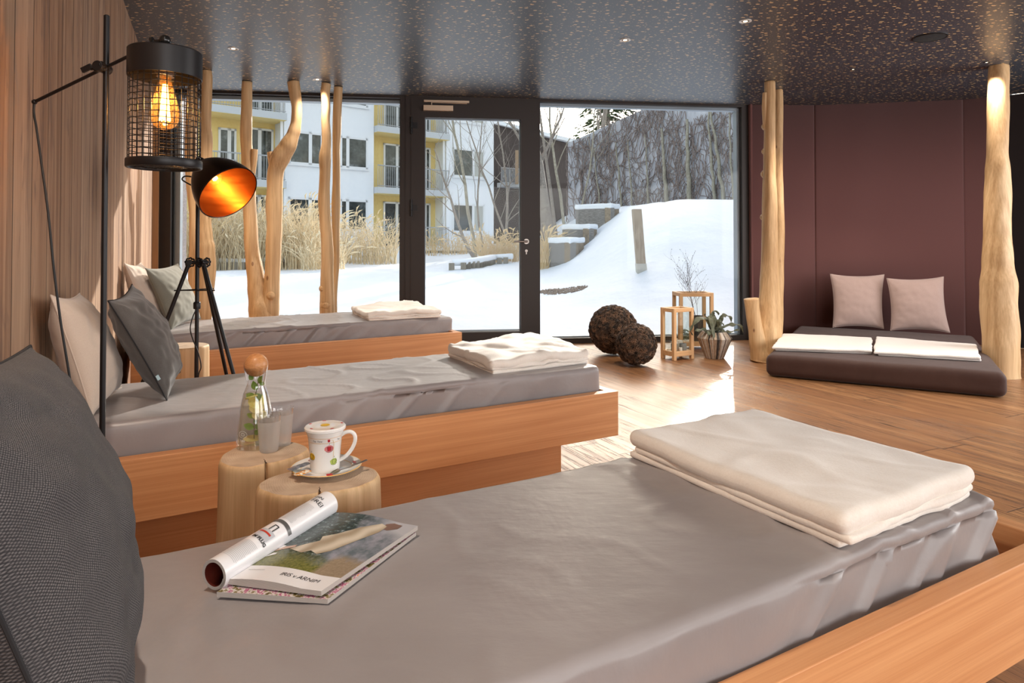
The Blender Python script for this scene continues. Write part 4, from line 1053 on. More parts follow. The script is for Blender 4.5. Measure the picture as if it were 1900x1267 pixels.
# ================================================================== LAMPS
def wire_lamp():
    Y0 = 1.75; pole = D(193, 500, Y0); px_, py_ = pole.x, pole.y
    t = thing('floor_lamp', 'black floor lamp with wire cage shade on a tilted arm', 'floor lamp', (px_, py_, 0))
    top = D(197, 28, Y0).z
    MB().lathe([(.0005, .0), (.11, 0), (.112, .006), (.105, .012), (.012, .014), (.0005, .014)], Matrix.Translation((px_, py_, .0005)), 40).build('base_plate', m_black, t)
    MB().lathe([(.0072, .01), (.0072, top-.002), (.005, top), (.0004, top)], Matrix.Translation((px_, py_, 0)), 20).build('pole', m_black, t)
    c = D(306, 205, Y0+.0); cx, cy = c.x, c.y; r = .089
    z0, z1, zb, zt = 1.240, 1.262, 1.478, 1.549
    a0 = D(64, 189, Y0+.06); cl = D(186, 124, Y0-.014); a1 = Vector((cx-r*.95, cy-.02, D(232, 108, Y0).z)); 
    dv = (a1-a0).normalized()
    arm = MB().tube([a0, a1+dv*.01], .0046, seg=12); arm.build('arm', m_black, t)
    mb = MB()
    mb.tube([cl+Vector((0, -.014, 0)), cl+Vector((0, .034, 0))], .0135, seg=20)
    mb.tube([cl-dv*.015+Vector((0, -.002, 0)), cl+dv*.012+Vector((0, -.002, 0))], .011, seg=16)
    mb.tube([cl+Vector((-.002, 0, -.002)), cl+Vector((-.022, -.006, -.004))], .007, seg=12)
    mb.box(-.014, .014, -.004, .004, -.007, .007, Matrix.Translation(cl+Vector((-.030, -.008, -.006))) @ Matrix.Rotation(-.45, 4, 'Y'))
    mb.build('clamp', m_black, t, bevel=.001)
    end = MB().ball(a0, .0072, 12, 8); end.build('arm_end', m_black, t)
    cord = [a0, D(63, 210, Y0+.06), D(68, 240, Y0+.05), D(78, 310, Y0+.03), D(90, 400, Y0+.02), D(100, 500, Y0+.0), D(113, 600, Y0+.0), D(128, 692, Y0+.0), D(140, 770, Y0+.02)]
    last = cord[-1]; cord += [Vector((last.x+.04, last.y+.03, .3)), Vector((px_+.0, py_+.03, .03)), Vector((px_, py_+.02, .02))]
    MB().tube(smooth_path(cord, 5), .0030, seg=8).build('cord', m_gasket, t, angle=180)
    M = Matrix.Translation((cx, cy, 0))
    shade = MB().lathe([(.004, zt), (r-.003, zt), (r, zt-.003), (r, zb), (r-.002, zb-.001), (r-.003, zb), (r-.003, zt-.006), (.004, zt-.004)], M, 64).build('shade_cap', m_black, t)
    mb = MB().lathe([(r-.004, z1), (r+.001, z1), (r+.002, z1-.003), (r+.002, z0+.003), (r, z0), (r-.004, z0), (r-.006, z0+.004), (r-.004, z1)], M, 64); mb.build('bottom_ring', m_black, t)
    mb = MB(); nv = 30; rc = r-.0035
    for k in range(nv):
        a = 2*pi*k/nv; mb.tube([(cx+rc*cos(a), cy+rc*sin(a), z0+.01), (cx+rc*cos(a), cy+rc*sin(a), zb+.003)], .0012, seg=5)
    nh = 14
    for k in range(nh):
        z = z1+(zb-z1)*(k+.5)/nh; mb.tube([(cx+rc*cos(2*pi*j/40), cy+rc*sin(2*pi*j/40), z+.0008*sin(j*2)) for j in range(41)], .0012, seg=5, cap=False)
    for k in range(1, 11):      # wire mesh closing the bottom
        x = -rc+2*rc*k/11; h_ = sqrt(rc*rc-x*x)
        mb.tube([(cx+x, cy-h_, z0+.006), (cx+x, cy+h_, z0+.006)], .0010, seg=4); mb.tube([(cx-h_, cy+x, z0+.007), (cx+h_, cy+x, z0+.007)], .0010, seg=4)
    mb.build('wire_cage', m_black, t, angle=180)
    mb = MB(); mb.lathe([(.0005, zt+.012), (.007, zt+.012), (.007, zt), (.0005, zt)], M, 16); mb.ball((cx+.014, cy-.03, zt+.020), .0140, 20, 14)
    mb.tube([(cx+.010, cy-.03, zt+.018), (cx-.018, cy-.028, zt+.017)], .0050, seg=10); mb.tube([(cx, cy-.004, zt+.008), (cx+.004, cy-.03, zt+.012)], .005, seg=8)
    mb.lathe([(.0004, -.0035), (.010, -.003), (.010, .003), (.0004, .0035)], Matrix.Translation((cx-.020, cy-.028, zt+.019)) @ Matrix.Rotation(radians(80), 4, 'Y'), 20)
    mb.build('swivel_knob', m_blackg, t)
    zs = zt-.006; prof = [(.0005, zs), (.028, zs)]
    for k in range(9):
        z = zs-.008-k*.0055; prof += [(.0255, z), (.0235, z-.0025)]
    prof += [(.022, zs-.062), (.0005, zs-.062)]
    MB().lathe(prof, M, 28).build('bulb_socket', plain('dark_chrome', (.16, .13, .12), .22, .9), t)
    zb0 = zs-.060
    bp = [(.0145, zb0), (.0150, zb0-.010), (.0195, zb0-.030), (.0265, zb0-.055), (.0325, zb0-.082), (.0350, zb0-.100), (.0335, zb0-.116), (.0265, zb0-.130), (.016, zb0-.138), (.008, zb0-.141), (.0003, zb0-.142)]
    b = MB().lathe(bp, M, 36).build('bulb', m_amber, t)
    mb = MB()
    for k in range(8):
        a = 2*pi*k/8; a2 = a+pi/8; mb.tube([(cx+.004*cos(a), cy+.004*sin(a), zb0-.022), (cx+.013*cos(a), cy+.013*sin(a), zb0-.115), (cx+.013*cos(a2), cy+.013*sin(a2), zb0-.118), (cx+.005*cos(a2), cy+.005*sin(a2), zb0-.022)], .0009, seg=5, cap=False)
    mb.build('filament', m_filament, b, angle=180)
    mb = MB().lathe([(.0035, zb0-.0), (.0035, zb0-.055), (.0004, zb0-.06)], M, 10); mb.build('glass_stem', m_amber, b)
    l = bpy.data.lights.new('bulb_light', 'POINT'); l.energy = 4.5; l.color = (1, .55, .22); l.shadow_soft_size = .012
    lo = bpy.data.objects.new('bulb_light', l); C.objects.link(lo); lo.parent = t; lo.location = Vector((cx, cy, zb0-.07))-Vector((px_, py_, 0))
    return t
wire_lamp()
def tripod_lamp():
    Y0 = 3.30; p0 = D(366, 500, Y0); x0 = p0.x
    t = thing('tripod_floor_lamp', 'black tripod floor lamp with bronze dome shade', 'floor lamp', (x0, Y0, 0))
    zt = D(366, 300, Y0).z; zc = D(366, 487, Y0).z; zr = D(366, 538, Y0).z
    MB().lathe([(.0004, .10), (.0095, .10), (.0095, zt), (.0004, zt)], Matrix.Translation((x0, Y0, 0)), 20).build('pole', m_black, t)
    mb = MB(); mb.lathe([(.016, D(366, 573, Y0).z), (.017, D(366, 571, Y0).z+.003), (.017, D(366, 562, Y0).z), (.014, D(366, 560, Y0).z)], Matrix.Translation((x0, Y0, 0)), 20)
    mb.build('pole_collar', m_black, t)
    for k, (an, ttl) in enumerate(((radians(-18), 'r'), (radians(198), 'l'), (radians(72), 'b'))):
        d = Vector((cos(an), sin(an), 0)); hub = Vector((x0, Y0, zc))+d*.036; foot_ = Vector((x0, Y0, 0))+d*.36*(1 if k < 2 else .85); foot_.z = .012
        lg = MB().tube([hub, foot_], [.0100, .0085], seg=14); lo = lg.build('leg', m_black, t)
        MB().tube([foot_+Vector((0, 0, .0)), foot_-Vector((0, 0, .0115))], .011, seg=12).build('rubber_foot', m_gasket, lo)
        sd_ = Vector((-d.y, d.x, 0))
        mb = MB(); mb.tube([Vector((x0, Y0, zc)), hub], .010, seg=12); mb.tube([hub-sd_*.022, hub+sd_*.014], .014, seg=14)
        kc = hub-sd_*.026
        ring = [kc+d*((.019+(.0035 if j % 4 < 2 else 0))*cos(2*pi*j/32))+Vector((0, 0, (.019+(.0035 if j % 4 < 2 else 0))*sin(2*pi*j/32))) for j in range(33)]
        mb.tube(ring, .0042, seg=6, cap=False)
        for j in range(4): a = pi/2*j+.4; mb.tube([kc, kc+d*(.019*cos(a))+Vector((0, 0, .019*sin(a)))], .003, seg=5)
        mb.tube([kc-sd_*.006, kc+sd_*.01], .007, seg=10)
        mb.build('star_knob', m_black, t)
    # spreader ring of thin rods
    mb = MB(); pr = []
    for an in (radians(-18), radians(198), radians(72)):
        k = (zc-zr)/(zc-.012); d = Vector((cos(an), sin(an), 0)); rad = .036+(.36-.036)*k; pr.append(Vector((x0, Y0, zr))+d*rad)
    arc = []
    for i in range(3):
        a, b = pr[i], pr[(i+1) % 3]
        mb.tube([a+(a-b).normalized()*.02, b+(b-a).normalized()*.02], .003, seg=6)
    mb.build('spreader_rods', m_black, t)
    # cable
    cab = [Vector((x0+.003, Y0-.011, D(366, 572, Y0).z)), D(357, 590, Y0-.03), D(353, 610, Y0-.04), D(358, 630, Y0-.02), D(368, 655, Y0-.015), D(373, 680, Y0-.02), D(368, 700, Y0-.015), Vector((x0+.01, Y0-.02, .20)), Vector((x0-.02, Y0+.02, .09))]
    MB().tube(smooth_path(cab, 5), .0028, seg=8).build('cord', m_gasket, t, angle=180)
    # dome shade
    axis = Vector((.713, -.367, -.62)).normalized(); oc = D(424, 358, Y0-.16); Rr = .145; dep = .235
    ap = oc-axis*dep; q = axis.to_track_quat('Z', 'Y').to_matrix().to_4x4(); M = Matrix.Translation(ap) @ q
    def dome(k): return Rr*(.17+.83*(1-(1-k)**1.9)**.85)
    po = [(max(.028, dome(i/24)), dep*i/24) for i in range(0, 25)]
    pi_ = [(r_-.0035, z_+.001) for r_, z_ in po[::-1]]
    m_bronze_out = plain('dark_bronze_outside', (.035, .022, .016), .30, .85)
    t2 = NT('brushed_copper_inside'); w = t2.noise(t2.obj((4, 4, 60)), 1, 3); t2.bsdf(t2.mix(w, (.30, .10, .022), (.46, .19, .05)), t2.fr(w, .3, .7, .30, .42), .9); m_cop = t2.m
    sh = MB().lathe(po, M, 64).build('shade', m_bronze_out, t, angle=180)
    MB().lathe(pi_, M, 64).build('shade_inside', m_cop, sh, angle=180)
    MB().lathe([(Rr-.004, dep), (Rr, dep+.003), (Rr+.002, dep), (Rr, dep-.004)], M, 64).build('shade_rim', m_bronze_out, sh)
    mb = MB().lathe([(.0004, -.035), (.022, -.034), (.026, -.02), (.026, .0), (.030, .004), (.030, .010), (.0004, .012)], M, 28); mb.build('shade_neck', m_black, t)
    MB().lathe([(.020, .012), (.020, .055), (.0004, .056)], M, 24).build('bulb_socket', m_black, t)
    bl = MB().lathe([(.014, .055), (.020, .070), (.030, .095), (.033, .115), (.028, .135), (.016, .147), (.0004, .150)], M, 28).build('bulb', m_amber, t)
    mb = MB()
    for k in range(6):
        a = 2*pi*k/6; mb.tube([M @ Vector((.004*cos(a), .004*sin(a), .07)), M @ Vector((.012*cos(a), .012*sin(a), .12)), M @ Vector((.012*cos(a+.5), .012*sin(a+.5), .12)), M @ Vector((.004*cos(a+.5), .004*sin(a+.5), .07))], .0014, seg=5)
    mb.build('filament', m_filament, bl, angle=180)
    # yoke bracket from the pole to the neck
    top_ = Vector((x0, Y0, zt)); nk = M @ Vector((0, 0, -.02))
    mb = MB(); mb.tube(smooth_path([top_-Vector((0, 0, .05)), top_, top_+Vector((.01, -.01, .02)), nk], 4), .0075, seg=10); mb.build('bracket', m_black, t, angle=180)
    hc = D(346, 331, Y0-.04); mb = MB(); mb.tube(smooth_path([D(361, 346, Y0-.01), D(348, 340, Y0-.03), D(338, 333, Y0-.04), D(343, 327, Y0-.04), D(356, 328, Y0-.02), D(364, 330, Y0)], 4), .0035, seg=8); mb.build('cable_loop', m_gasket, t, angle=180)
    l = bpy.data.lights.new('bulb_light', 'POINT'); l.energy = 0.65; l.color = (1, .48, .16); l.shadow_soft_size = .012
    lo = bpy.data.objects.new('bulb_light', l); C.objects.link(lo); lo.parent = t; lo.location = (M @ Vector((0, 0, .135)))-Vector((x0, Y0, 0))
tripod_lamp()
# ================================================================== PEELED TRUNKS
def stem_path(rows, Yt, Yb, ground=True):
    """rows (px left, px right, py) from the ceiling downward; depth runs from Yt (top) to Yb (floor)"""
    out = []; ytop = rows[0][2]; 
    for (l, r, y) in rows:
        k = (y-ytop)/max(1, (660-ytop)); Yd = Yt+(Yb-Yt)*min(1, k); c = D((l+r)/2, y, Yd); out.append((c, (r-l)/2*Yd/F))
    if ground:
        c, r = out[-1]; out.append((Vector((c.x, Yb, 0.0)), r*1.03))
    return out
def stem(mb, rows, Yt, Yb, seed, ground=True, to_ceiling=True, bumps=.09):
    sp = stem_path(rows, Yt, Yb, ground)
    if to_ceiling: sp[0] = (Vector((sp[0][0].x, sp[0][0].y, CEIL-.004)), sp[0][1])
    pts = [c for c, r in sp]; rr = [r for c, r in sp]
    P_ = smooth_path(pts, 9); n = len(pts); R_ = []
    for i in range(n-1):
        for k in range(9): q = k/9; q = q*q*(3-2*q); R_.append(rr[i]*(1-q)+rr[i+1]*q)
    R_.append(rr[-1])
    def fn(u, a, p):
        return 1+bumps*nz((cos(a)*1.0, sin(a)*1.0, p.z*2.2), 1, seed)+.05*nz((cos(a)*2.4, sin(a)*2.4, p.z*6), 1, seed+4)
    mb.tube(P_, R_, seg=30, fn=fn, up=(1, 0, 0))
    return sp
def knot(mb, c, r, out, h):
    """swollen knot on the bark-less surface"""
    M = Matrix.Translation(c) @ Vector(out).normalized().to_track_quat('Z', 'Y').to_matrix().to_4x4()
    mb.lathe([(r*2.3, -r*.9), (r*1.7, -r*.1), (r*1.15, h*.55), (r*.9, h), (r*.5, h*1.05), (.0004, h*.9)], M, 18)
def trunk(name, label, stems, base, seed, knots=(), ground=True):
    t = thing(name, label, 'tree trunk', (base[0], base[1], 0), 0, 'peeled tree trunks standing from floor to ceiling')
    for i, (nm, rows, Yt, Yb, gr, tc) in enumerate(stems):
        mb = MB(); stem(mb, rows, Yt, Yb, seed+i*5, gr, tc)
        if i == 0:
            for c, r, o_ in knots: knot(mb, c, r, o_, r*.55)
        mb.build(nm, m_trunk, t, angle=180)
    return t
def kn(px, py, Y, R_, r=.016, side=0):
    c = D(px, py, Y); o_ = Vector((side, -1, 0)).normalized(); s = min(1, abs(side)/2); off = R_*.93*(1-s); return (Vector((c.x-.006*(side and side/abs(side))*(s > .5), c.y-off, c.z)), r, Vector((side*1.5, -1+s, 0)).normalized())
TY = 1.45*F
def Ytop(py): return (CEIL-CAMH)*F/(HOR-py)
# A: two fused stems behind the lamps
Y = Ytop(124)+.10
trunk('peeled_trunk', 'peeled pine trunk behind the two floor lamps, splitting into two stems',
      [('main_stem', [(374, 393, 124), (373, 394, 150), (371, 392, 190), (372, 391, 230), (371, 394, 262), (370, 392, 300), (368, 390, 340), (368, 391, 400), (366, 394, 440), (365, 398, 462), (362, 399, 500), (360, 393, 560), (360, 390, 610)], Y, Y-.05, True, True),
       ('side_stem', [(352, 366, 132), (346, 366, 200), (344, 364, 260), (344, 366, 310), (346, 366, 345), (352, 369, 400), (352, 370, 450), (350, 374, 520), (352, 376, 600)], Y, Y-.05, True, True)],
      (D(375, 500, Y).x, Y), 3, [kn(388, 462, Y, .07, .022, .4)])
# B: forked trunk
Y = Ytop(150)
trunk('peeled_trunk', 'forked peeled trunk, its right stem sweeping in an S-curve to the ceiling',
      [('main_stem', [(450, 468, 150), (448, 467, 200), (446, 467, 250), (448, 469, 290), (449, 472, 330), (451, 474, 370), (453, 477, 420), (454, 479, 460), (458, 488, 505), (461, 497, 545), (462, 510, 575), (462, 516, 600)], Y, Y, True, True),
       ('curved_stem', [(533, 555, 150), (537, 558, 175), (541, 560, 200), (540, 559, 226), (533, 556, 248), (518, 549, 272), (503, 538, 292), (497, 526, 318), (496, 524, 350), (494, 524, 385), (495, 523, 420), (493, 521, 455), (493, 520, 490), (491, 519, 520), (488, 518, 550), (482, 517, 580), (478, 516, 605)], Y, Y, True, True),
       ('branch_stub', [(467, 478, 277), (466, 477, 292), (464, 475, 312), (461, 472, 335)], Y-.01, Y-.01, False, False),
       ('branch_stub', [(496, 509, 282), (497, 512, 292), (499, 518, 308)], Y+.0, Y+.0, False, False)],
      (D(490, 580, Y).x, Y), 21, [kn(476, 516, Y, .06, .014), kn(507, 548, Y, .09, .018)])
# C + D twin trunks
Y = Ytop(153)
trunk('peeled_trunk', 'knotty front trunk of the fused pair left of the glass door',
      [('main_stem', [(597, 614, 153), (595, 612, 172), (597, 613, 200), (596, 612, 224), (597, 614, 262), (592, 614, 292), (593, 613, 320), (592, 612, 344), (590, 612, 372), (592, 613, 400), (595, 617, 440), (596, 619, 480), (595, 620, 530), (594, 621, 575), (594, 622, 600)], Y, Y, True, True)],
      (D(607, 560, Y).x, Y), 33, [kn(600, 170, Y, .035, .014, -.2), kn(601, 535, Y, .05, .016), kn(607, 566, Y, .06, .026), kn(607, 268, Y, .035, .010, .6)])
Y = Ytop(160)
trunk('peeled_trunk', 'slim rear trunk of the fused pair left of the glass door',
      [('main_stem', [(620, 636, 160), (618, 634, 200), (617, 633, 240), (617, 631, 280), (617, 631, 330), (615, 631, 380), (616, 630, 430), (618, 630, 480), (616, 626, 540), (612, 626, 600)], Y, Y-.02, True, True)],
      (D(621, 560, Y).x, Y), 41)
# E: big forked trunk at the window's right edge
Y = Ytop(150)
trunk('peeled_trunk', 'thick pale trunk with a short sawn fork, between window and aubergine wall',
      [('main_stem', [(1419, 1438, 150), (1418, 1438, 200), (1418, 1438, 260), (1417, 1439, 310), (1415, 1441, 360), (1414, 1442, 420), (1413, 1444, 480), (1410, 1446, 530), (1406, 1448, 580), (1400, 1449, 620), (1396, 1448, 655)], Y, Y-.15, True, True),
       ('rear_stem', [(1436, 1452, 166), (1437, 1453, 200), (1436, 1452, 260), (1436, 1452, 320), (1437, 1454, 370), (1438, 1456, 425), (1436, 1454, 480), (1434, 1453, 540), (1430, 1452, 600), (1420, 1450, 655)], Ytop(166), Ytop(166)-.3, True, True),
       ('sawn_fork', [(1381, 1408, 554), (1384, 1409, 575), (1388, 1414, 605), (1391, 1422, 640), (1392, 1432, 664)], Y-.22, Y-.20, True, False),
       ('branch_stub', [(1415, 1423, 172), (1414, 1424, 200), (1416, 1426, 240)], Y-.02, Y-.02, False, False)],
      (D(1425, 600, Y).x, Y), 55, [kn(1414, 235, Y, .06, .016, -2), kn(1414, 281, Y, .06, .014, -2.5), kn(1413, 323, Y, .07, .018, -2.2), kn(1411, 403, Y, .08, .014, -2.5)])
# F: thick right trunk
Y = Ytop(121)
trunk('peeled_trunk', 'thickest peeled trunk, at the right end of the aubergine niche',
      [('main_stem', [(1837, 1869, 121), (1835, 1869, 160), (1834, 1868, 220), (1833, 1868, 280), (1831, 1871, 320), (1830, 1872, 370), (1829, 1871, 430), (1827, 1877, 490), (1824, 1883, 530), (1824, 1882, 570), (1827, 1886, 610), (1828, 1886, 650), (1830, 1886, 690)], Y, Y-.32, True, True)],
      (D(1855, 600, Y-.2).x, Y-.2), 71, [kn(1824, 530, Y-.2, .12, .016, -2), kn(1862, 585, Y-.2, .12, .03, .2), kn(1828, 640, Y-.2, .12, .02, -2)])

# ================================================================== PINE CONE BALLS
def mk_cone():
    t = NT('pine_cone_scales'); v = t.obj((1, 1, 1)); n = t.noise(v, 22, 2); f = t.noise(v, 160, 2)
    col = t.ramp(n, [(.30, (.030, .018, .012)), (.46, (.10, .058, .034)), (.58, (.19, .105, .06)), (.70, (.32, .18, .10))])
    t.bsdf(t.mix(t.fr(f, .3, .7, .5, 0), col, (.02, .013, .010)), .6); return t.m
m_cone = mk_cone(); m_core = plain('dark_ball_core', (.010, .007, .005), .9)
def cone_ball(c, R_, n, label, seed):
    t = thing('pine_cone_ball', label, 'decorative ball', (c.x, c.y, 0), 0, 'pine cone balls')
    rnd = random.Random(seed); c = Vector((c.x, c.y, R_))
    MB().ball(c, R_*.93, 40, 24).build('core', m_core, t, angle=180)
    mb = MB(); ga = pi*(3-sqrt(5))
    for i in range(n):
        z = 1-2*(i+.5)/n; rr = sqrt(1-z*z); a = ga*i
        d = Vector((rr*cos(a), rr*sin(a), z)); d = (d+Vector((rnd.uniform(-.04, .04), rnd.uniform(-.04, .04), rnd.uniform(-.04, .04)))).normalized()
        tl = (d+Vector((rnd.uniform(-.35, .35), rnd.uniform(-.35, .35), rnd.uniform(-.35, .35)))).normalized()
        q = tl.to_track_quat('Z', 'Y').to_matrix(); s = R_*.105*rnd.uniform(.8, 1.2)*(250/n)**.5*1.25; tw = rnd.random()*6
        o_ = c+d*(R_*.91)
        for ring, (rad, hh, m_, op) in enumerate(((1.0, .05, 9, .30), (.78, .22, 8, .55), (.52, .36, 6, .9), (.26, .44, 4, 1.25))):
            for k in range(m_):
                b = tw+ring*.5+2*pi*k/m_; cb, sb = cos(b), sin(b); rr2 = s*rad
                w = s*.36*(.75 if ring else 1)
                tip = Vector((rr2*cb, rr2*sb, s*hh+s*.10)); ro = Vector((rr2*.45*cb, rr2*.45*sb, s*(hh-.22)))
                sd = Vector((-sb, cb, 0))*w
                up = Vector((cb*.12*s, sb*.12*s, -s*.13))
                vs_ = [o_+q @ p for p in (ro-sd*.35, ro+sd*.35, tip+sd*.8, tip-sd*.8, tip+up*1.0, (ro+tip)/2+Vector((0, 0, s*.10)))]
                mb.add(vs_, [(0, 1, 5), (1, 2, 5), (2, 3, 5), (3, 0, 5), (3, 2, 4)])
    mb.build('cone_scales', m_cone, t, smooth=False)
cb1 = Vector((.935, 6.20, 0)); cone_ball(cb1, .232, 300, 'large brown ball of glued pine cones by the window', 5)
cb2 = Vector((1.050, 5.665, 0)); cone_ball(cb2, .176, 190, 'smaller ball of pine cones, in front of the large one', 9)

# ================================================================== LANTERNS
def lantern(cx, cy, ang_, w, d, h, th, label, feet=.035, rail=.042):
    t = thing('wooden_lantern', label, 'lantern', (cx, cy, 0), ang_, 'wooden lanterns by the window')
    x, y = w/2, d/2
    for sx in (-1, 1):
        for sy in (-1, 1):
            MB().box(min(sx*x, sx*(x-th)), max(sx*x, sx*(x-th)), min(sy*y, sy*(y-th)), max(sy*y, sy*(y-th)), .001, h).build('post', m_pinelight, t, smooth=False, bevel=.0015, local=True)
    for z0, z1 in ((h-th*1.1, h-.0005), (feet, feet+rail)):
        for s in (-1, 1):
            a, b = sorted((s*y, s*(y-th))); MB().box(-x+th, x-th, a+.001, b-.001, z0, z1).build('rail', m_pinelight_x, t, smooth=False, bevel=.001, local=True)
            a, b = sorted((s*x, s*(x-th))); MB().box(a+.001, b-.001, -y+th, y-th, z0, z1).build('rail', m_pinelight_x, t, smooth=False, bevel=.001, local=True)
    MB().box(-x+th*.6, x-th*.6, -y+th*.6, y-th*.6, feet+rail-.012, feet+rail-.002).build('bottom_board', m_pinelight_x, t, smooth=False, local=True)
    for s in (-1, 1):
        MB().box(-x+th, x-th, s*(y-th*.5)-.001, s*(y-th*.5)+.001, feet+rail, h-th*1.1).build('glass_pane', m_pane_thin, t, smooth=False, local=True)
        MB().box(s*(x-th*.5)-.001, s*(x-th*.5)+.001, -y+th, y-th, feet+rail, h-th*1.1).build('glass_pane', m_pane_thin, t, smooth=False, local=True)
    return t
l1 = (1.478, 5.995, radians(29)); lantern(*l1, .235, .175, .455, .030, 'smaller wooden lantern, holding grey and white candles')
l2 = (1.775, 6.58, radians(4)); lantern(*l2, .335, .24, .548, .032, 'larger wooden lantern behind, with a dark pot and bare twigs inside')
M1 = Matrix.Translation((l1[0], l1[1], .0755)) @ Matrix.Rotation(l1[2], 4, 'Z')
for x, y, r, h, mat, lb in ((-.050, -.015, .028, .062, m_wax_grey, 'grey pillar candle, left one in the small lantern'), (.042, -.030, .030, .060, m_wax_grey, 'grey pillar candle, right one in the small lantern'),
                            (-.005, .032, .028, .072, m_wax_white, 'white pillar candle between the grey ones at the back of the lantern'), (.062, .035, .028, .078, m_wax_white, 'tallest white pillar candle at the right of the small lantern'),
                            (-.006, -.047, .016, .030, m_wax_white, 'short white candle at the front of the small lantern')):
    p = M1 @ Vector((x, y, 0)); t = thing('pillar_candle', lb, 'candle', (p.x, p.y, .0755), 0, 'pillar candles in the small lantern')
    Mx = Matrix.Translation(p)
    MB().lathe([(.0004, .0005), (r*.96, .0005), (r, .004), (r, h-.003), (r*.93, h), (r*.6, h-.005), (.0004, h-.007)], Mx, 24).build('wax_body', mat, t)
    MB().tube([p+Vector((0, 0, h-.008)), p+Vector((.001, 0, h+.003))], .0012, seg=6).build('wick', m_ink, t)
M2 = Matrix.Translation((l2[0], l2[1], .0755)) @ Matrix.Rotation(l2[2], 4, 'Z')
p = M2 @ Vector((.035, -.01, 0)); h = .235
pot = thing('dark_pot', 'dark grey cylinder pot of bare twigs inside the large lantern', 'pot', (p.x, p.y, .0755))
MB().lathe([(.0004, .0005), (.058, .0005), (.062, .004), (.064, h), (.0655, h+.001), (.0655, h+.006), (.060, h+.006), (.058, h-.02), (.0004, h-.022)], Matrix.Translation(p), 36).build('pot_body', speck('slate_pot', (.035, .037, .035), (.06, .062, .06), 60, .7, .2), pot)
tw = thing('twig_bunch', 'bare twigs with tiny buds rising out of the large lantern', 'twigs', (p.x, p.y, .29))
mb = MB(); bd = MB(); rnd = random.Random(3)
def twig(p0, d, ln, r, lv):
    pts = [p0]; q = p0.copy(); dd = d.copy()
    for i in range(5):
        dd = (dd+Vector((rnd.uniform(-.2, .2), rnd.uniform(-.2, .2), rnd.uniform(-.05, .15)))).normalized(); q = q+dd*ln/5; pts.append(q.copy())
        if lv > 0 and i > 0:
            for _ in range(2 if lv > 1 else 2):
                if rnd.random() < .75: twig(q, (dd+Vector((rnd.uniform(-1, 1), rnd.uniform(-1, 1), rnd.uniform(-.3, .6)))*.8).normalized(), ln*rnd.uniform(.35, .55), r*.55, lv-1)
    mb.tube(pts, [r*(1-.5*k/5) for k in range(6)], seg=4)
    if rnd.random() < .55:
        bd.ball(q, .0032, 5, 4)
for k in range(5): twig(p+Vector((rnd.uniform(-.02, .02), rnd.uniform(-.02, .02), h-.03)), Vector((rnd.uniform(-.22, .22), rnd.uniform(-.2, .2), 1)).normalized(), rnd.uniform(.33, .45), .0022, 2)
mb.build('branches', plain('twig_bark', (.07, .04, .03), .8), tw, angle=180); o = bd.build('buds', plain('dry_buds', (.10, .06, .04), .8), tw); o['kind'] = 'stuff'
p = M2 @ Vector((-.085, -.045, 0))
cd_ = thing('air_plant', 'curly pale green air plant ball inside the large lantern', 'plant', (p.x, p.y, .0755))
mb = MB(); rnd = random.Random(11)
for k in range(70):
    a, b = rnd.random()*6.28, rnd.uniform(-1, 1); d = Vector((cos(a)*sqrt(1-b*b), sin(a)*sqrt(1-b*b), b)); e = d.cross(Vector((rnd.random(), rnd.random(), rnd.random()))).normalized()
    c = p+Vector((0, 0, .062)); R_ = .045
    mb.tube([c+(d*cos(w_)+e*sin(w_))*R_*(1+.15*w_) for w_ in (0, .5, 1, 1.5, 2)], [.0022, .002, .0018, .0014, .0005], seg=4)
mb.build('curly_leaves', speck('pale_green_leaf', (.22, .30, .16), (.42, .48, .33), 60, .6), cd_, angle=180)

# ================================================================== STRIP VASE WITH STAGHORN PLANT
vp = P(1326, 664, 0)
va = thing('strip_vase', 'faceted vase of grey and tan wood strips by the window', 'vase', (vp.x, vp.y, 0))
m_strips = []
for i, (a, b) in enumerate((((.30, .22, .15), (.52, .40, .29)), ((.10, .08, .07), (.30, .25, .21)), ((.42, .38, .33), (.66, .60, .53)), ((.02, .018, .018), (.07, .06, .055)))):
    m_strips.append(speck('strip_%s' % ('tan', 'umber', 'pale', 'dark')[i], a, b, 90, .7, .4, .003, sc=(1, 1, .25)))
mb = MB(); rnd = random.Random(8); n = 84; prof = [(.078, .001), (.151, .182), (.108, .238)]
for k in range(n):
    a0, a1 = 2*pi*k/n, 2*pi*(k+.93)/n; o_ = rnd.uniform(-.003, .004); mi = rnd.choice((0, 0, 1, 2, 2, 3))
    b = []
    for r, z in prof:
        for a in (a0, a1): b.append(Vector((vp.x+(r+o_)*cos(a), vp.y+(r+o_)*sin(a), z+.0005)))
    for r, z in prof[::-1]:
        for a in (a0, a1): b.append(Vector((vp.x+(r-.014)*cos(a), vp.y+(r-.014)*sin(a), z+.0005)))
    f = [(0, 1, 3, 2), (2, 3, 5, 4), (4, 5, 7, 6), (6, 7, 9, 8), (8, 9, 11, 10), (10, 11, 1, 0), (0, 2, 8, 10), (2, 4, 6, 8), (1, 11, 9, 3), (3, 9, 7, 5)]
    mb.add(b, f, mi)
mb.build('strip_shell', m_strips, va, smooth=False)
MB().lathe([(.0004, .004), (.070, .004), (.141, .182), (.098, .232), (.0004, .225)], Matrix.Translation((vp.x, vp.y, 0)), 40).build('inner_pot', m_core, va)
pl = thing('staghorn_plant', 'grey-green plant with long wavy lobed leaves in the strip vase', 'plant', (vp.x, vp.y, .23))
m_leafg = speck('grey_green_leaf', (.050, .062, .035), (.14, .155, .095), 40, .5, .3, .003, Sheen_Weight=.2)
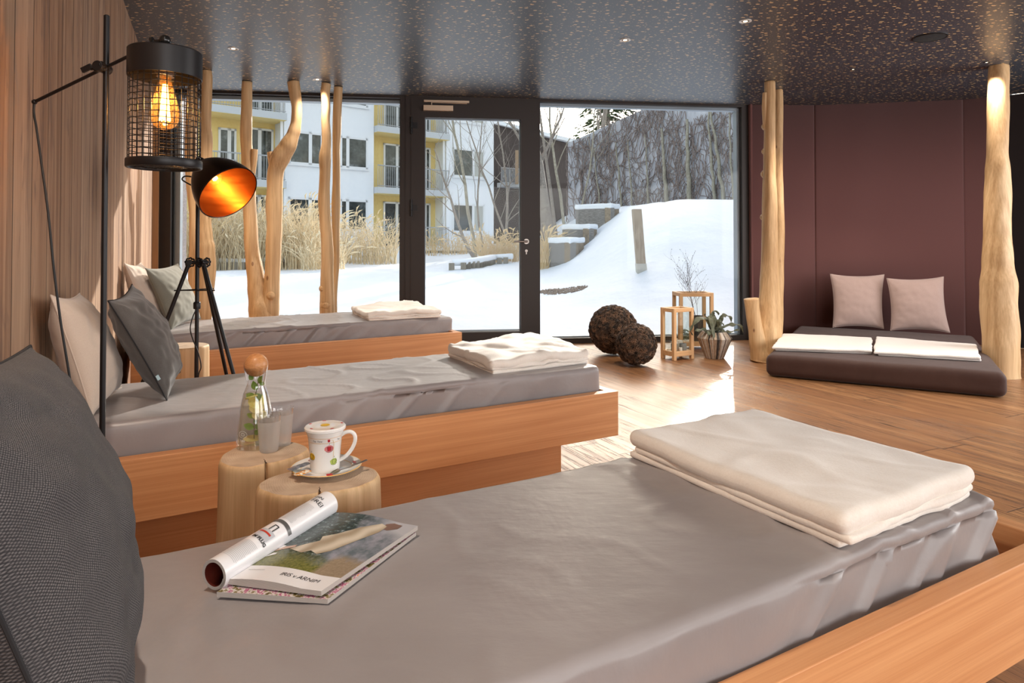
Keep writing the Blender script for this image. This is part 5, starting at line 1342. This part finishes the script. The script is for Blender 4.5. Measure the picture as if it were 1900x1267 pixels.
def wavy(path, w, seed, lobes=5):
    pts = smooth_path([Vector(q) for q in path], 6); n = len(pts); mb = MB()
    def g(u, v):
        k = u*(n-1); i = min(int(k), n-2); p = pts[i].lerp(pts[i+1], k-i); t_ = (pts[i+1]-pts[i]).normalized()
        s = t_.cross(Vector((.2*sin(seed), -.6, .8))).normalized(); nn = s.cross(t_)
        ww = w*(sin(pi*min(1, .10+u*.9))**.7)*(1-.35*u)*(1+.75*abs(sin(pi*lobes*u+seed))**.7*(1 if u > .1 else 0)-.25)
        c = (v-.5)*2; return p+s*(c*ww)+nn*(w*.6*sin(u*lobes*4+seed+c)*abs(c)+.25*w*c*c)
    mb.grid(g, n*2, 6); mb.build('wavy_leaf', m_leafg, pl, angle=180, solid=.0014)
o_ = Vector((vp.x, vp.y, .225))
def LP(*px): return [D(x, y, yy) for x, y, yy in px]
YV = vp.y
wavy([o_]+LP((1322, 612, YV-.03), (1312, 595, YV-.05), (1300, 590, YV-.06), (1290, 598, YV-.07), (1281, 612, YV-.08), (1284, 622, YV-.08)), .020, 1)
wavy([o_]+LP((1318, 618, YV-.05), (1302, 612, YV-.09), (1288, 615, YV-.10)), .020, 2)
wavy([o_]+LP((1322, 606, YV-.04), (1319, 590, YV-.07), (1322, 600, YV-.11), (1324, 622, YV-.13), (1325, 632, YV-.13)), .026, 3, 3)
wavy([o_]+LP((1326, 600, YV), (1322, 585, YV+.02), (1326, 578, YV+.02), (1334, 584, YV)), .022, 4, 3)
wavy([o_]+LP((1334, 604, YV), (1339, 590, YV+.02), (1346, 585, YV+.02), (1355, 590, YV), (1357, 598, YV)), .018, 5)
wavy([o_]+LP((1338, 608, YV-.02), (1352, 604, YV-.03), (1365, 602, YV-.04), (1376, 608, YV-.05), (1379, 618, YV-.05)), .016, 6)
wavy([o_]+LP((1340, 614, YV-.04), (1354, 616, YV-.06), (1374, 611, YV-.07)), .014, 7, 6)
wavy([o_]+LP((1316, 604, YV+.03), (1310, 588, YV+.05), (1306, 583, YV+.05)), .015, 8)
wavy([o_]+LP((1330, 606, YV-.05), (1336, 596, YV-.09), (1342, 604, YV-.12)), .024, 9, 3)
wavy([o_]+LP((1326, 612, YV-.06), (1318, 616, YV-.12), (1314, 624, YV-.13)), .022, 10, 3)
# ================================================================== OUTSIDE
def ss(x): x = max(0, min(1, x)); return x*x*(3-2*x)
def ter(x, y, detail=True):
    z = .03*max(0, y-6.9)-.02
    z += 1.75*ss((x-.6)/3.2)*ss((y-7.2)/8.0)
    z -= .10*ss((y-16)/3)*ss((-1-x)/2)*(1-ss((y-26)/3))*.8
    if detail:
        z += .06*ss((y-7)/2.0)*nz((x*.7, y*.5, 0), 1, 5)+.03*ss((y-7)/1.5)*nz((x*1.6, y*1.4, 0), 1, 8)+.010*ss((y-7)/1.5)*nz((x*4, y*3.2, 0), 1, 9)
    return z
def gh(px, py):
    """where a sight line meets the terrain"""
    d = ray(px, py); t = 6.0
    while t < 60:
        p = Vector((0, 0, CAMH))+d*t
        if p.z <= ter(p.x, p.y): return Vector((p.x, p.y, ter(p.x, p.y)))
        t += .02
    p = Vector((0, 0, CAMH))+d*40; return Vector((p.x, p.y, ter(p.x, p.y)))
def mk_snow():
    t = NT('snow'); v = t.obj((1, 1, 1)); a = t.noise(v, 2.2, 4, .55); b = t.noise(v, 60, 2)
    t.bsdf((.86, .89, .93), .6, normal=t.bump(t.math('ADD', a, t.math('MULTIPLY', b, .04)), .35, .06), Specular_IOR_Level=.2); return t.m
m_snow = mk_snow()
def tg(u, v):
    y0 = 0; x = -26+44*u; v2 = v**1.8; ya = wall_y(x)+.10 if x > -6 else 6.0; y = ya+(48-ya)*v2
    return Vector((x, y, ter(x, y)))
o = MB().grid(tg, 170, 150).build('snow_ground', m_snow, None, angle=180); o['kind'] = 'structure'
# ---- apartment building
FP0 = Vector((-8.35, 30, 0)); FDv = Vector((.753, .658, 0)).normalized(); FN = Vector((FDv.y, -FDv.x, 0))
def fa(px):
    k = (px-950)/F; y = (30+ (FDv.y/FDv.x)*8.35)/(1-(FDv.y/FDv.x)*k); return (Vector((k*y, y, 0))-FP0).dot(FDv)
def Fp(a, o, z): return FP0+FDv*a+FN*o+Vector((0, 0, z))
def fbox(mb, a0, a1, z0, z1, o0, o1, mi=0):
    v = [Fp(a, o, z) for a in (a0, a1) for o in (o0, o1) for z in (z0, z1)]
    mb.add(v, [(0, 1, 3, 2), (4, 6, 7, 5), (0, 4, 5, 1), (2, 3, 7, 6), (0, 2, 6, 4), (1, 5, 7, 3)], mi); return mb
m_white_r = speck('white_render', (.86, .88, .92), (.90, .92, .95), 8, .9, .1); m_yel = speck('yellow_render', (.86, .66, .27), (.92, .72, .32), 8, .9, .1)
m_conc = plain('pale_concrete', (.58, .60, .62), .8); m_wfr = plain('white_window_frame', (.82, .83, .85), .5)
m_dglass = NT('dark_window_glass'); m_dglass.bsdf(m_dglass.ramp(m_dglass.noise(m_dglass.obj((1, 1, 1)), 1.6, 5, .7), [(.35, (.02, .025, .025)), (.55, (.07, .08, .08)), (.7, (.22, .24, .25))]), .08, Specular_IOR_Level=.8); m_dglass = m_dglass.m
m_curtain = plain('pale_curtain', (.50, .50, .46), .7); m_rail = plain('grey_railing', (.42, .43, .45), .5, .4)
bl = thing('apartment_building', 'white apartment block with yellow balcony bays beyond the snowy garden', 'building', tuple(Fp(0, 0, 0)))
FL_ = [.7, 3.6, 6.5, 9.4]
bays = [('y', -12.0, fa(526)), ('w', fa(526), fa(693)), ('y', fa(693), fa(828)), ('w', fa(828), fa(916))]
for kd, a0, a1 in bays:
    mb = MB()
    if kd == 'w': fbox(mb, a0, a1, -1, 12, -8, 0); mb.build('white_wall', m_white_r, bl, smooth=False)
    else:
        fbox(mb, a0-.01, a1+.01, -1, 12, -8, -1.0); mb.build('yellow_wall', m_yel, bl, smooth=False)
        for zf in FL_[1:]:
            s = fbox(MB(), a0+.02, a1-.02, zf-.30, zf, -1.0, .35).build('balcony_slab', m_conc, bl, smooth=False)
            fbox(MB(), a0+.02, a1-.02, zf-.31, zf-.302, -1.0, .34).build('balcony_soffit', m_yel, s, smooth=False)
        for zf in FL_:
            mb = MB(); fbox(mb, a0+.05, a1-.05, zf+1.0, zf+1.05, .27, .33); fbox(mb, a0+.05, a1-.05, zf+.05, zf+.08, .28, .32)
            a = a0+.05
            while a < a1-.05: fbox(mb, a, a+.018, zf-.02 if zf < 1 else zf-.28, zf+1.0, .285, .305); a += .11
            mb.build('railing', m_rail, bl, smooth=False)
def bwin(a0, a1, z0, z1, off=0, split=.66, deep=.10, cur=False):
    f = MB(); w = .09
    fbox(f, a0, a1, z0, z0+w, off-.02, off+.05); fbox(f, a0, a1, z1-w, z1, off-.02, off+.05); fbox(f, a0, a0+w, z0, z1, off-.02, off+.05); fbox(f, a1-w, a1, z0, z1, off-.02, off+.05)
    am = a0+(a1-a0)*split; fbox(f, am-.12, am+.03, z0, z1, off-.02, off+.05); fbox(f, a0-.06, a1+.06, z0-.07, z0, off, off+.12)
    fr_ = f.build('window', m_wfr, bl, smooth=False)
    fbox(MB(), a0+w, am-.1, z0+w, z1-w, off, off+.02).build('pane', m_dglass, fr_, smooth=False)
    fbox(MB(), am, a1-w, z0+w, z1-w, off, off+.02).build('pane', m_curtain if cur else m_dglass, fr_, smooth=False)
for k in range(4):
    zs_ = FL_[k]
    bwin(fa(534), fa(597), zs_+.80, zs_+2.25); bwin(fa(630), fa(681), zs_+.80, zs_+2.25, split=.3)
    bwin(fa(839), fa(898), zs_+.80, zs_+2.30, cur=True)
    bwin(fa(418), fa(452), zs_+.8, zs_+2.2, off=-.98); bwin(fa(478), fa(522), zs_+.02, zs_+2.35, off=-.98, split=.45)
    bwin(fa(730), fa(770), zs_+.02, zs_+2.3, off=-.98); bwin(fa(793), fa(818), zs_+.02, zs_+2.3, off=-.98)
    for a in (fa(526)-.15, fa(822)): fbox(MB(), a-.02, a+.1, zs_, zs_+2.6, -.02, .02).build('balcony_post', m_wfr, bl, smooth=False)
# folding chair on the balcony, seen through the left window
# ---- dark timber house beyond
m_dwood = speck('dark_timber_cladding', (.055, .040, .036), (.10, .078, .07), 5, .9, .3, sc=(4, 4, .5))
dh = thing('timber_house', 'dark brown timber house with a railed gallery beyond the glass door', 'house', (0, 38, .9))
c0 = D(912, 400, 37.0); c1 = D(1075, 400, 40.0)
zt0, zt1 = D(916, 228, 37).z, D(1062, 272, 40).z
mb = MB(); v = [Vector((c0.x, c0.y, 0)), Vector((c1.x, c1.y, 0)), Vector((c1.x, c1.y, zt1)), Vector((c0.x, c0.y, zt0))]; v2 = [p+Vector((.5, 5, 0)) for p in v]
mb.add(v+v2, [(0, 1, 2, 3), (4, 7, 6, 5), (0, 4, 5, 1), (1, 5, 6, 2), (2, 6, 7, 3), (3, 7, 4, 0)]); mb.build('clad_wall', m_dwood, dh, smooth=False)
mb = MB(); r_ = [v[3]+Vector((-.3, -.5, 0)), v[2]+Vector((.3, -.5, 0)), v2[2]+Vector((.3, .3, 0)), v2[3]+Vector((-.3, .3, 0))]; mb.add(r_+[p+Vector((0, 0, .22)) for p in r_], [(0, 1, 2, 3), (7, 6, 5, 4), (0, 4, 5, 1), (1, 5, 6, 2), (2, 6, 7, 3), (3, 7, 4, 0)]); mb.build('snowy_roof', m_snow, dh, smooth=False)
g0, g1_ = D(930, 360, 36.3), D(1000, 360, 37.8); zr = D(935, 310, 36.3).z; zb_ = D(935, 335, 36.3).z
mb = MB(); mb.obox(g0, g1_, .04, zr-.05, zr); mb.obox(g0, g1_, .4, zb_-.35, zb_-.1)
for k in range(40):
    q = g0.lerp(g1_, k/39); mb.box(q.x-.012, q.x+.012, q.y-.012, q.y+.012, zb_-.1, zr)
mb.build('gallery', m_rail, dh, smooth=False)
mb = MB(); q = D(959, 330, 36.2); mb.box(q.x-.09, q.x+.09, q.y-.09, q.y+.09, zb_-.2, zr+.9); mb.build('gallery_post', plain('tan_timber', (.35, .24, .15), .8), dh, smooth=False)
# ---- ivy wall
VW = [Vector((2.6, 31, 0)), Vector((5.05, 25, 0)), Vector((6.5, 19, 0)), Vector((7.9, 11, 0))]
def vwz(k): return [5.6, 6.05, 4.95, 4.9][k]
m_vwall = speck('grey_blue_stone_wall', (.48, .49, .55), (.66, .67, .72), 3, .95, .4, .02)
mb = MB()
for i in range(3):
    p, q = VW[i], VW[i+1]; n = Vector((.45, .12, 0))
    v = [p+Vector((0, 0, .3)), q+Vector((0, 0, .3)), q+Vector((0, 0, vwz(i+1))), p+Vector((0, 0, vwz(i)))]; v2 = [x+n for x in v]
    mb.add(v+v2, [(0, 1, 2, 3), (4, 7, 6, 5), (0, 4, 5, 1), (1, 5, 6, 2), (2, 6, 7, 3), (3, 7, 4, 0)])
vw = mb.build('garden_wall', m_vwall, None, smooth=False); vw['kind'] = 'structure'
def vpos(k, z, off):
    i = min(int(k), 2); p, q = VW[i], VW[i+1]; d = (q-p).normalized(); n = Vector((d.y, -d.x, 0)); n = n if n.x < 0 else -n
    return p.lerp(q, k-i)+n*off+Vector((0, 0, z))
m_vine = speck('dry_vine', (.20, .155, .145), (.36, .29, .26), 20, .9); m_bark = speck('pale_bark', (.22, .185, .16), (.40, .35, .30), 18, .9, .4)
m_bark2 = speck('green_grey_bark', (.26, .235, .18), (.46, .42, .34), 14, .9, .4)
mb = MB(); rnd = random.Random(2)
for j in range(900):
    k = 3*rnd.random()**.8*.92; z = rnd.uniform(.8, 5.6); pts = []; a = rnd.uniform(-.9, .9)+pi/2; i = min(int(k), 2); Ls = (VW[i+1]-VW[i]).length
    dist = vpos(k, 0, 0).y; rr = .0045+.0006*dist*rnd.uniform(.5, 1.0)
    for s in range(9):
        pts.append(vpos(max(0, min(2.95, k)), z, .03+.08*rnd.random())); a += rnd.uniform(-.75, .75); st = rnd.uniform(.06, .17)*(1+dist/25)
        k += cos(a)*st/Ls; z += sin(a)*st
        if z > vwz(min(3, int(k+.5)))+.1 or z < .6: break
    if len(pts) > 2: mb.tube(pts, rr, seg=3, cap=False)
o = mb.build('ivy_twigs', m_vine, None, angle=180); tag(o, 'tangled leafless climber twigs covering the grey garden wall', 'climber', kind='stuff')
rnd = random.Random(6)
for j, (px0, px1, w) in enumerate(((1128, 1108, .05), (1168, 1150, .06), (1184, 1172, .05), (1252, 1236, .10), (1290, 1284, .11), (1340, 1326, .07), (1365, 1330, .08), (1216, 1206, .05), (1374, 1362, .05))):
    # a climbing stem on the wall: find the wall point under the pixel column
    def kat(px):
        best = min((abs(((vpos(k/100, 0, 0).x)/(vpos(k/100, 0, 0).y))-(px-950)/F), k/100) for k in range(0, 296)); return best[1]
    ka, kb = kat(px0), kat(px1); pts = []
    for s in range(15):
        u = s/14; k = ka+(kb-ka)*u; pts.append(vpos(k, .9+4.1*u, .16+.02*rnd.random())+Vector((rnd.uniform(-.02, .02), rnd.uniform(-.04, .04), 0)))
    o = MB().tube(smooth_path(pts, 3), [w*(1-.6*i/42) for i in range(43)], seg=8).build('climber_stem', m_bark2, None, angle=180, loc=pts[0])
    tag(o, ['thin climber stem far left on the garden wall', 'leaning climber stem above the wooden terraces', 'slim climber stem right of the timber terraces', 'long straight climber stem right of the snow-edge post', 'thick pale climber stem in the middle of the right pane', 'dark climber stem near the right end of the wall', 'crooked climber stem bending left near the right window edge', 'faint slim climber stem above the post', 'climber stem close to the right window frame'][j], 'climber', 'climber stems on the garden wall')
# ---- trees
def tree(name, label, base, height, r, seed, mat=m_bark, lean=(0, 0), levels=3, spread=.55, group='bare garden trees', first=.25, nb=9, gnarl=.12, cat='tree'):
    rnd = random.Random(seed); base = Vector(base); mb = MB(); tw = MB()
    def branch(p, d, ln, rad, lv):
        n = 9 if lv == 0 else 6; pts = [p]; q = p.copy(); dd = d.copy(); kids = []
        for i in range(n):
            g = gnarl*(1+.5*lv); dd = (dd+Vector((rnd.uniform(-g, g), rnd.uniform(-g, g), rnd.uniform(-g*.5, g)))).normalized(); q = q+dd*ln/n; pts.append(q.copy())
            kids.append((q.copy(), dd.copy(), i/n))
        rr = [rad*(1-.75*i/n) for i in range(n+1)]
        (mb if lv < 2 else tw).tube(pts, rr, seg=8 if lv == 0 else (5 if lv == 1 else 3), cap=lv < 2)
        if lv < levels:
            m_ = nb if lv == 0 else 5
            for j in range(m_):
                u = first+(1-first)*(j+rnd.random()*.8)/m_ if lv == 0 else .2+.8*rnd.random()
                i = min(n-1, int(u*n)); kp, kd, ku = kids[i]; a = rnd.random()*2*pi; s = kd.orthogonal().normalized(); s = Matrix.Rotation(a, 3, kd) @ s
                nd = (kd*(1-spread)+s*spread+Vector((0, 0, .18))).normalized(); branch(kp, nd, ln*rnd.uniform(.32, .52)*(1-.3*ku), rr[i]*.42, lv+1)
    t = thing(name, label, cat, base, 0, group)
    branch(base-Vector((0, 0, .1)), Vector((lean[0], lean[1], 1)).normalized(), height, r*.85, 0)
    mb.build('trunk_and_boughs', mat, t, angle=180); 
    o = tw.build('fine_twigs', mat, t, angle=180); o['kind'] = 'stuff'
    return t
def above(px, py, Y, z=None): p = D(px, py, Y); return (p.x, Y, ter(p.x, Y))
b = above(884, 462, 22); tree('bare_tree', 'slender bare tree in front of the white facade, seen through the door', b, 7.6, .075, 4, m_bark2, (-.06, 0), 3, .5)
b = above(882, 462, 23.5); tree('bare_tree', 'small crooked bare tree spreading left behind the glass door', b, 4.2, .08, 9, m_bark, (-.55, 0), 3, .6, first=.15)
b = above(898, 462, 24); tree('bare_tree', 'thin multi-branched bare tree beside the corner of the white facade', b, 5.6, .055, 15, m_bark, (-.22, 0), 3, .45)
b = above(935, 460, 26); tree('bare_tree', 'shrubby bare tree before the dark timber house', b, 6.0, .075, 19, m_bark, (.05, 0), 3, .6, first=.1, nb=12)
b = above(948, 460, 27); tree('bare_tree', 'leaning bare tree with arching twigs before the timber house', b, 6.6, .06, 28, m_bark, (-.2, 0), 3, .65, first=.15, nb=10)
b = above(1020, 445, 20); tree('bare_tree', 'thick pollarded bare tree left of the timber terraces', b, 6.8, .24, 23, m_bark, (-.14, 0), 3, .5, first=.22, nb=11)
b = above(1052, 430, 23); tree('bare_tree', 'young bare tree rising behind the lowest terrace', b, 7.4, .07, 31, m_bark2, (-.05, 0), 3, .5)
b = above(1072, 425, 24); tree('bare_tree', 'slim forked bare tree behind the terraces', b, 6.4, .05, 37, m_bark2, (.10, 0), 3, .5)
b = above(1033, 440, 26); tree('bare_tree', 'tall thin bare tree behind the pollard', b, 9.5, .09, 43, m_bark, (.0, 0), 3, .45)
b = above(1006, 440, 28); tree('bare_tree', 'bare tree at the left edge of the right pane', b, 9.0, .08, 47, m_bark, (.03, 0), 3, .5)
tree('tall_bare_tree', 'tall bare tree standing beyond the garden wall', (4.6, 37, 1.5), 11, .26, 51, m_bark, (.0, 0), 3, .32, 'trees beyond the garden wall', .3, 11)
tree('tall_bare_tree', 'pale stemmed tree beyond the timber house roof', (2.2, 44, 1.5), 13, .24, 57, m_bark, (.0, 0), 3, .34, 'trees beyond the garden wall', .3, 11)
# evergreen beyond the wall; the row of three is added to shade the floor
m_needle = speck('dark_needles', (.03, .05, .02), (.09, .13, .05), 5, .9)
for ex, ey, hgt, rb, n_, seed, lb in ((6.2, 43, 14.0, 2.0, 1500, 4, 'dark green conifer showing left above the garden wall'), (8.7, 35, 12.7, .95, 4200, 5, 'slim conifer added for shade beyond the garden wall, leftmost of the close row of three'), (9.95, 35.4, 13.0, .9, 4600, 7, 'slim conifer added for shade beyond the garden wall, middle one of the close row of three'),
                                      (10.9, 35.2, 13.0, .6, 4200, 6, 'slim conifer added for shade beyond the garden wall, rightmost of the close row of three')):
    eg = thing('evergreen_tree', lb, 'tree', (ex, ey, 1.5), 0, 'trees beyond the garden wall')
    MB().tube([(ex, ey, 1.0), (ex, ey, hgt)], [.3, .04], seg=10).build('trunk', m_bark, eg)
    mb = MB(); rnd = random.Random(seed)
    for k in range(n_):
        z = 5.5+(hgt-5.5)*rnd.random(); R_ = .15+rb*(1-((z-5.5)/(hgt-5.5))**(2.5 if rb > 1 else 9)); a = rnd.random()*6.283; r0 = R_*rnd.uniform(.1, 1); p = Vector((ex+r0*cos(a), ey+r0*sin(a), z-.25*r0)); s = rnd.uniform(.2, .5)
        d = Vector((cos(a), sin(a), -.35)); sd = Vector((-sin(a), cos(a), 0))
        mb.add([p-sd*s*.3, p+sd*s*.3, p+d*s+sd*.05, p+d*s-sd*.05, p+d*s*.5+Vector((0, 0, .08))], [(0, 1, 4), (1, 2, 4), (2, 3, 4), (3, 0, 4)])
    o = mb.build('needle_sprays', m_needle, eg, smooth=False); o['kind'] = 'stuff'
# ---- timber terraces, snow capped
m_grey_t = speck('weathered_timber', (.15, .14, .13), (.34, .32, .30), 9, .9, .4, sc=(1, 1, 8)); m_end = speck('timber_end', (.20, .16, .12), (.36, .29, .21), 14, .9, .4)
def terrace(px0, pxm, px1, ybot, ytop, Y, label, run):
    a = D(px0, ybot, Y+.9); m = D(pxm, ybot+4, Y); e = D(px1, ybot-2, Y+.5)
    zt = D(pxm, ytop, Y).z; zb_ = min(ter(m.x, m.y), ter(a.x, a.y), ter(e.x, e.y))-.15
    t = thing('timber_terrace', label, 'retaining wall', (m.x, m.y, zb_+.15), 0, 'snow-capped timber terraces on the slope')
    MB().obox(a, m, .09, zb_, zt, (0, .18)).build('long_wall', m_grey_t, t, smooth=False, bevel=.015)
    MB().obox(m, e, .09, zb_, zt, (0, .18)).build('end_wall', m_end, t, smooth=False, bevel=.015)
    f = e+(a-m); th = .10
    def cap(p, d):
        u, v_ = p.x, p.y; uu = (u/1.0+1)/2; vv = (v_/1.0+1)/2
        q = m.lerp(a, uu)+(e-m)*vv*1.0
        q = Vector((q.x, q.y, zt+.055+p.z+.02*nz((q.x*3, q.y*3, 0), 1, 3)))
        return q+Vector((d.x, d.y, 0))*0
    v, fc = rounded_box(1.06, 1.08, .07, .07, 16, 10, 2, cap); mb = MB(); mb.add(v, fc); mb.build('snow_cap', m_snow, t, angle=180)
    i_ = (a+e)/2-m; q0 = [m+i_*.12, a+(e-m)*.12, a+(e-m)*.95, e+(a-m)*.12]; mb = MB(); mb.add([Vector((p.x, p.y, z)) for z in (zb_, zt-.02) for p in q0], [(0, 1, 2, 3), (7, 6, 5, 4), (0, 4, 5, 1), (1, 5, 6, 2), (2, 6, 7, 3), (3, 7, 4, 0)]); mb.build('earth_fill', m_snow, t, smooth=False)
    return t
terrace(1018, 1058, 1084, 469, 450, 16.4, 'lowest snow-capped timber terrace box on the slope', 1)
terrace(1043, 1093, 1108, 441, 424, 17.3, 'middle snow-capped timber terrace box on the slope', 1)
terrace(1068, 1133, 1149, 406, 385, 18.2, 'highest snow-capped timber terrace box, with a tan end post', 1)
# ---- wooden posts
m_tan = speck('tan_weathered_timber', (.30, .24, .17), (.50, .42, .32), 14, .9, .4, sc=(2, 2, .4))
def post(pxb, pyb, pxt, pyt, w, label, stone=True, mat=m_grey_t):
    b = gh(pxb, pyb); h = D(pxt, pyt, b.y); t = thing('wooden_post', label, 'post', (b.x, b.y, b.z), 0, 'weathered posts in the snow')
    mb = MB(); d = Vector((h.x-b.x, 0, h.z-b.z)); 
    def ring(u, s): c = Vector(b)+d*u; return [c+Vector((x*w*s, y*w*s, 0)) for x, y in ((-1, -1), (1, -1), (1, 1), (-1, 1))]
    def tub(r0, r1):
        v = r0+r1; return v, [(0, 1, 2, 3), (7, 6, 5, 4), (0, 4, 5, 1), (1, 5, 6, 2), (2, 6, 7, 3), (3, 7, 4, 0)]
    v, f = tub(ring(-.08, 1), ring(1, 1)); MB_ = MB(); MB_.add(v, f); MB_.build('timber', mat, t, smooth=False, bevel=.012)
    if stone: v, f = tub(ring(-.1, 1.08), ring(.12, 1.08)); m2 = MB(); m2.add(v, f); m2.build('pale_foot', speck('pale_paint', (.5, .5, .45), (.62, .60, .52), 20, .9), t, smooth=False)
    return t
post(1190, 503, 1181, 388, .075, 'leaning weathered square post standing in the snow slope', mat=m_tan)
post(1375, 440, 1374, 349, .06, 'weathered post half hidden by the right window frame', False)
# ---- edging of the pond
m_pal = wood('grey_palisade', (.17, .15, .12), (.36, .32, .26), 2, 1.0, .9, .0)
def palis(pts, h, label, hs=.07):
    P0 = [gh(*p) for p in pts]; t = thing('timber_edging', label, 'edging', P0[0], 0, 'snowy timber edgings of the pond')
    mb = MB(); sn = MB()
    for i in range(len(P0)-1):
        n = max(1, int((P0[i+1]-P0[i]).length/.16))
        for k in range(n):
            q = P0[i].lerp(P0[i+1], k/n); mb.box(q.x-.07, q.x+.07, q.y-.05, q.y+.05, q.z-.2, q.z+h)
    cap = [p+Vector((0, .15, h+.02)) for p in P0]; c2 = []
    for i in range(len(cap)-1): c2 += [cap[i].lerp(cap[i+1], k/8) for k in range(8)]
    c2.append(cap[-1]); sn.tube([p+Vector((0, 0, .02*nz((p.x*2, p.y*2, 0), 1, 3))) for p in c2], .13, seg=10, fn=lambda u, a, p: .55+.45*abs(sin(a)) if True else 1, up=(0, 0, 1))
    mb.build('palisade', m_pal, t, smooth=False); sn.build('snow_cap', m_snow, t, angle=180); return t
palis([(400, 500), (450, 500), (520, 497), (590, 491)], .20, 'curved timber edging behind the forked trunk')
palis([(838, 501), (860, 500), (885, 497), (915, 490), (950, 488)], .18, 'curved timber edging seen low through the glass door')
palis([(788, 470), (840, 470), (900, 469)], .10, 'long low timber edging below the white facade')
palis([(670, 478), (700, 474)], .06, 'short timber edging right of the twin trunks')
# gravel patch
c = gh(1045, 540); mb = MB(); rnd = random.Random(3)
for k in range(420):
    a = rnd.random()*6.283; r = sqrt(rnd.random()); x = c.x+.42*r*cos(a); y = c.y+.40*r*sin(a); mb.ball((x, y, ter(x, y)+.006), rnd.uniform(.010, .022), 6, 4)
o = mb.build('gravel_patch', speck('brown_gravel', (.22, .16, .12), (.42, .34, .27), 20, .9), None, loc=c); tag(o, 'bare patch of gravel melting through the snow', 'gravel', kind='stuff')
# ---- dry reeds
m_reed = speck('dry_reed', (.62, .44, .22), (.88, .70, .44), 12, .8, .0); m_reed2 = speck('pale_dry_reed', (.70, .54, .32), (.92, .80, .58), 12, .8, .0)
def reeds(x0, x1, y, Y, top, n, label, seed, mat=m_reed, dY=1.2, sp=.35, pl_=True):
    rnd = random.Random(seed); mb = MB(); zc = None
    for k in range(n):
        px = rnd.uniform(x0, x1); Yd = Y+rnd.uniform(-dY, dY)/2; b = D(px, y, Yd); b.z = ter(b.x, b.y)-.02; ht = (D(px, top, Yd).z-b.z)*rnd.uniform(.45, 1.05)
        lx, ly = rnd.gauss(0, sp), rnd.gauss(0, sp*.6); pts = []
        for s in range(6):
            u = s/5; pts.append(b+Vector((lx*ht*u**2, ly*ht*u**2, ht*(u-.25*abs(lx)*u**3))))
        w = .0055+.0002*Yd
        mb.tube(pts, [w, w, w*.9, w*.8, w*.6, w*.3], seg=3, cap=False)
        if pl_ and rnd.random() < .22:
            e = pts[-1]; d = (pts[-1]-pts[-2]).normalized()
            mb.tube([e, e+d*.12+Vector((.02, 0, -.01)), e+d*.26+Vector((.09, 0, -.07))], [.010, .028, .004], seg=4, cap=False)
    b = D((x0+x1)/2, y, Y); o = mb.build('dry_reeds', mat, None, angle=180, loc=(b.x, Y, ter(b.x, Y))); tag(o, label, 'reeds', kind='stuff'); return o
reeds(388, 600, 484, 19.5, 372, 1500, 'broad stand of dry straw-coloured reeds behind the forked trunk', 1, m_reed2, 2.2, .30)
reeds(330, 400, 484, 19.0, 395, 420, 'dry reeds at the far left of the garden', 2, m_reed, 2.0, .25)
reeds(622, 735, 470, 22, 395, 330, 'loose dry reeds between the twin trunks and the door', 3, m_reed2, 2.5, .45)
reeds(790, 900, 462, 27, 430, 220, 'low dry grass at the foot of the white facade', 4, m_reed, 2, .35)
reeds(888, 965, 466, 21, 425, 260, 'tawny dry reeds behind the door handle', 5, m_reed, 1.6, .5)
reeds(1001, 1022, 458, 18, 415, 120, 'dry reeds right beside the door frame, by the terraces', 6, m_reed, 1.6, .35)
reeds(560, 640, 482, 18, 425, 150, 'sparse bending dry reeds beside the knotty trunk', 7, m_reed2, 1, .55)
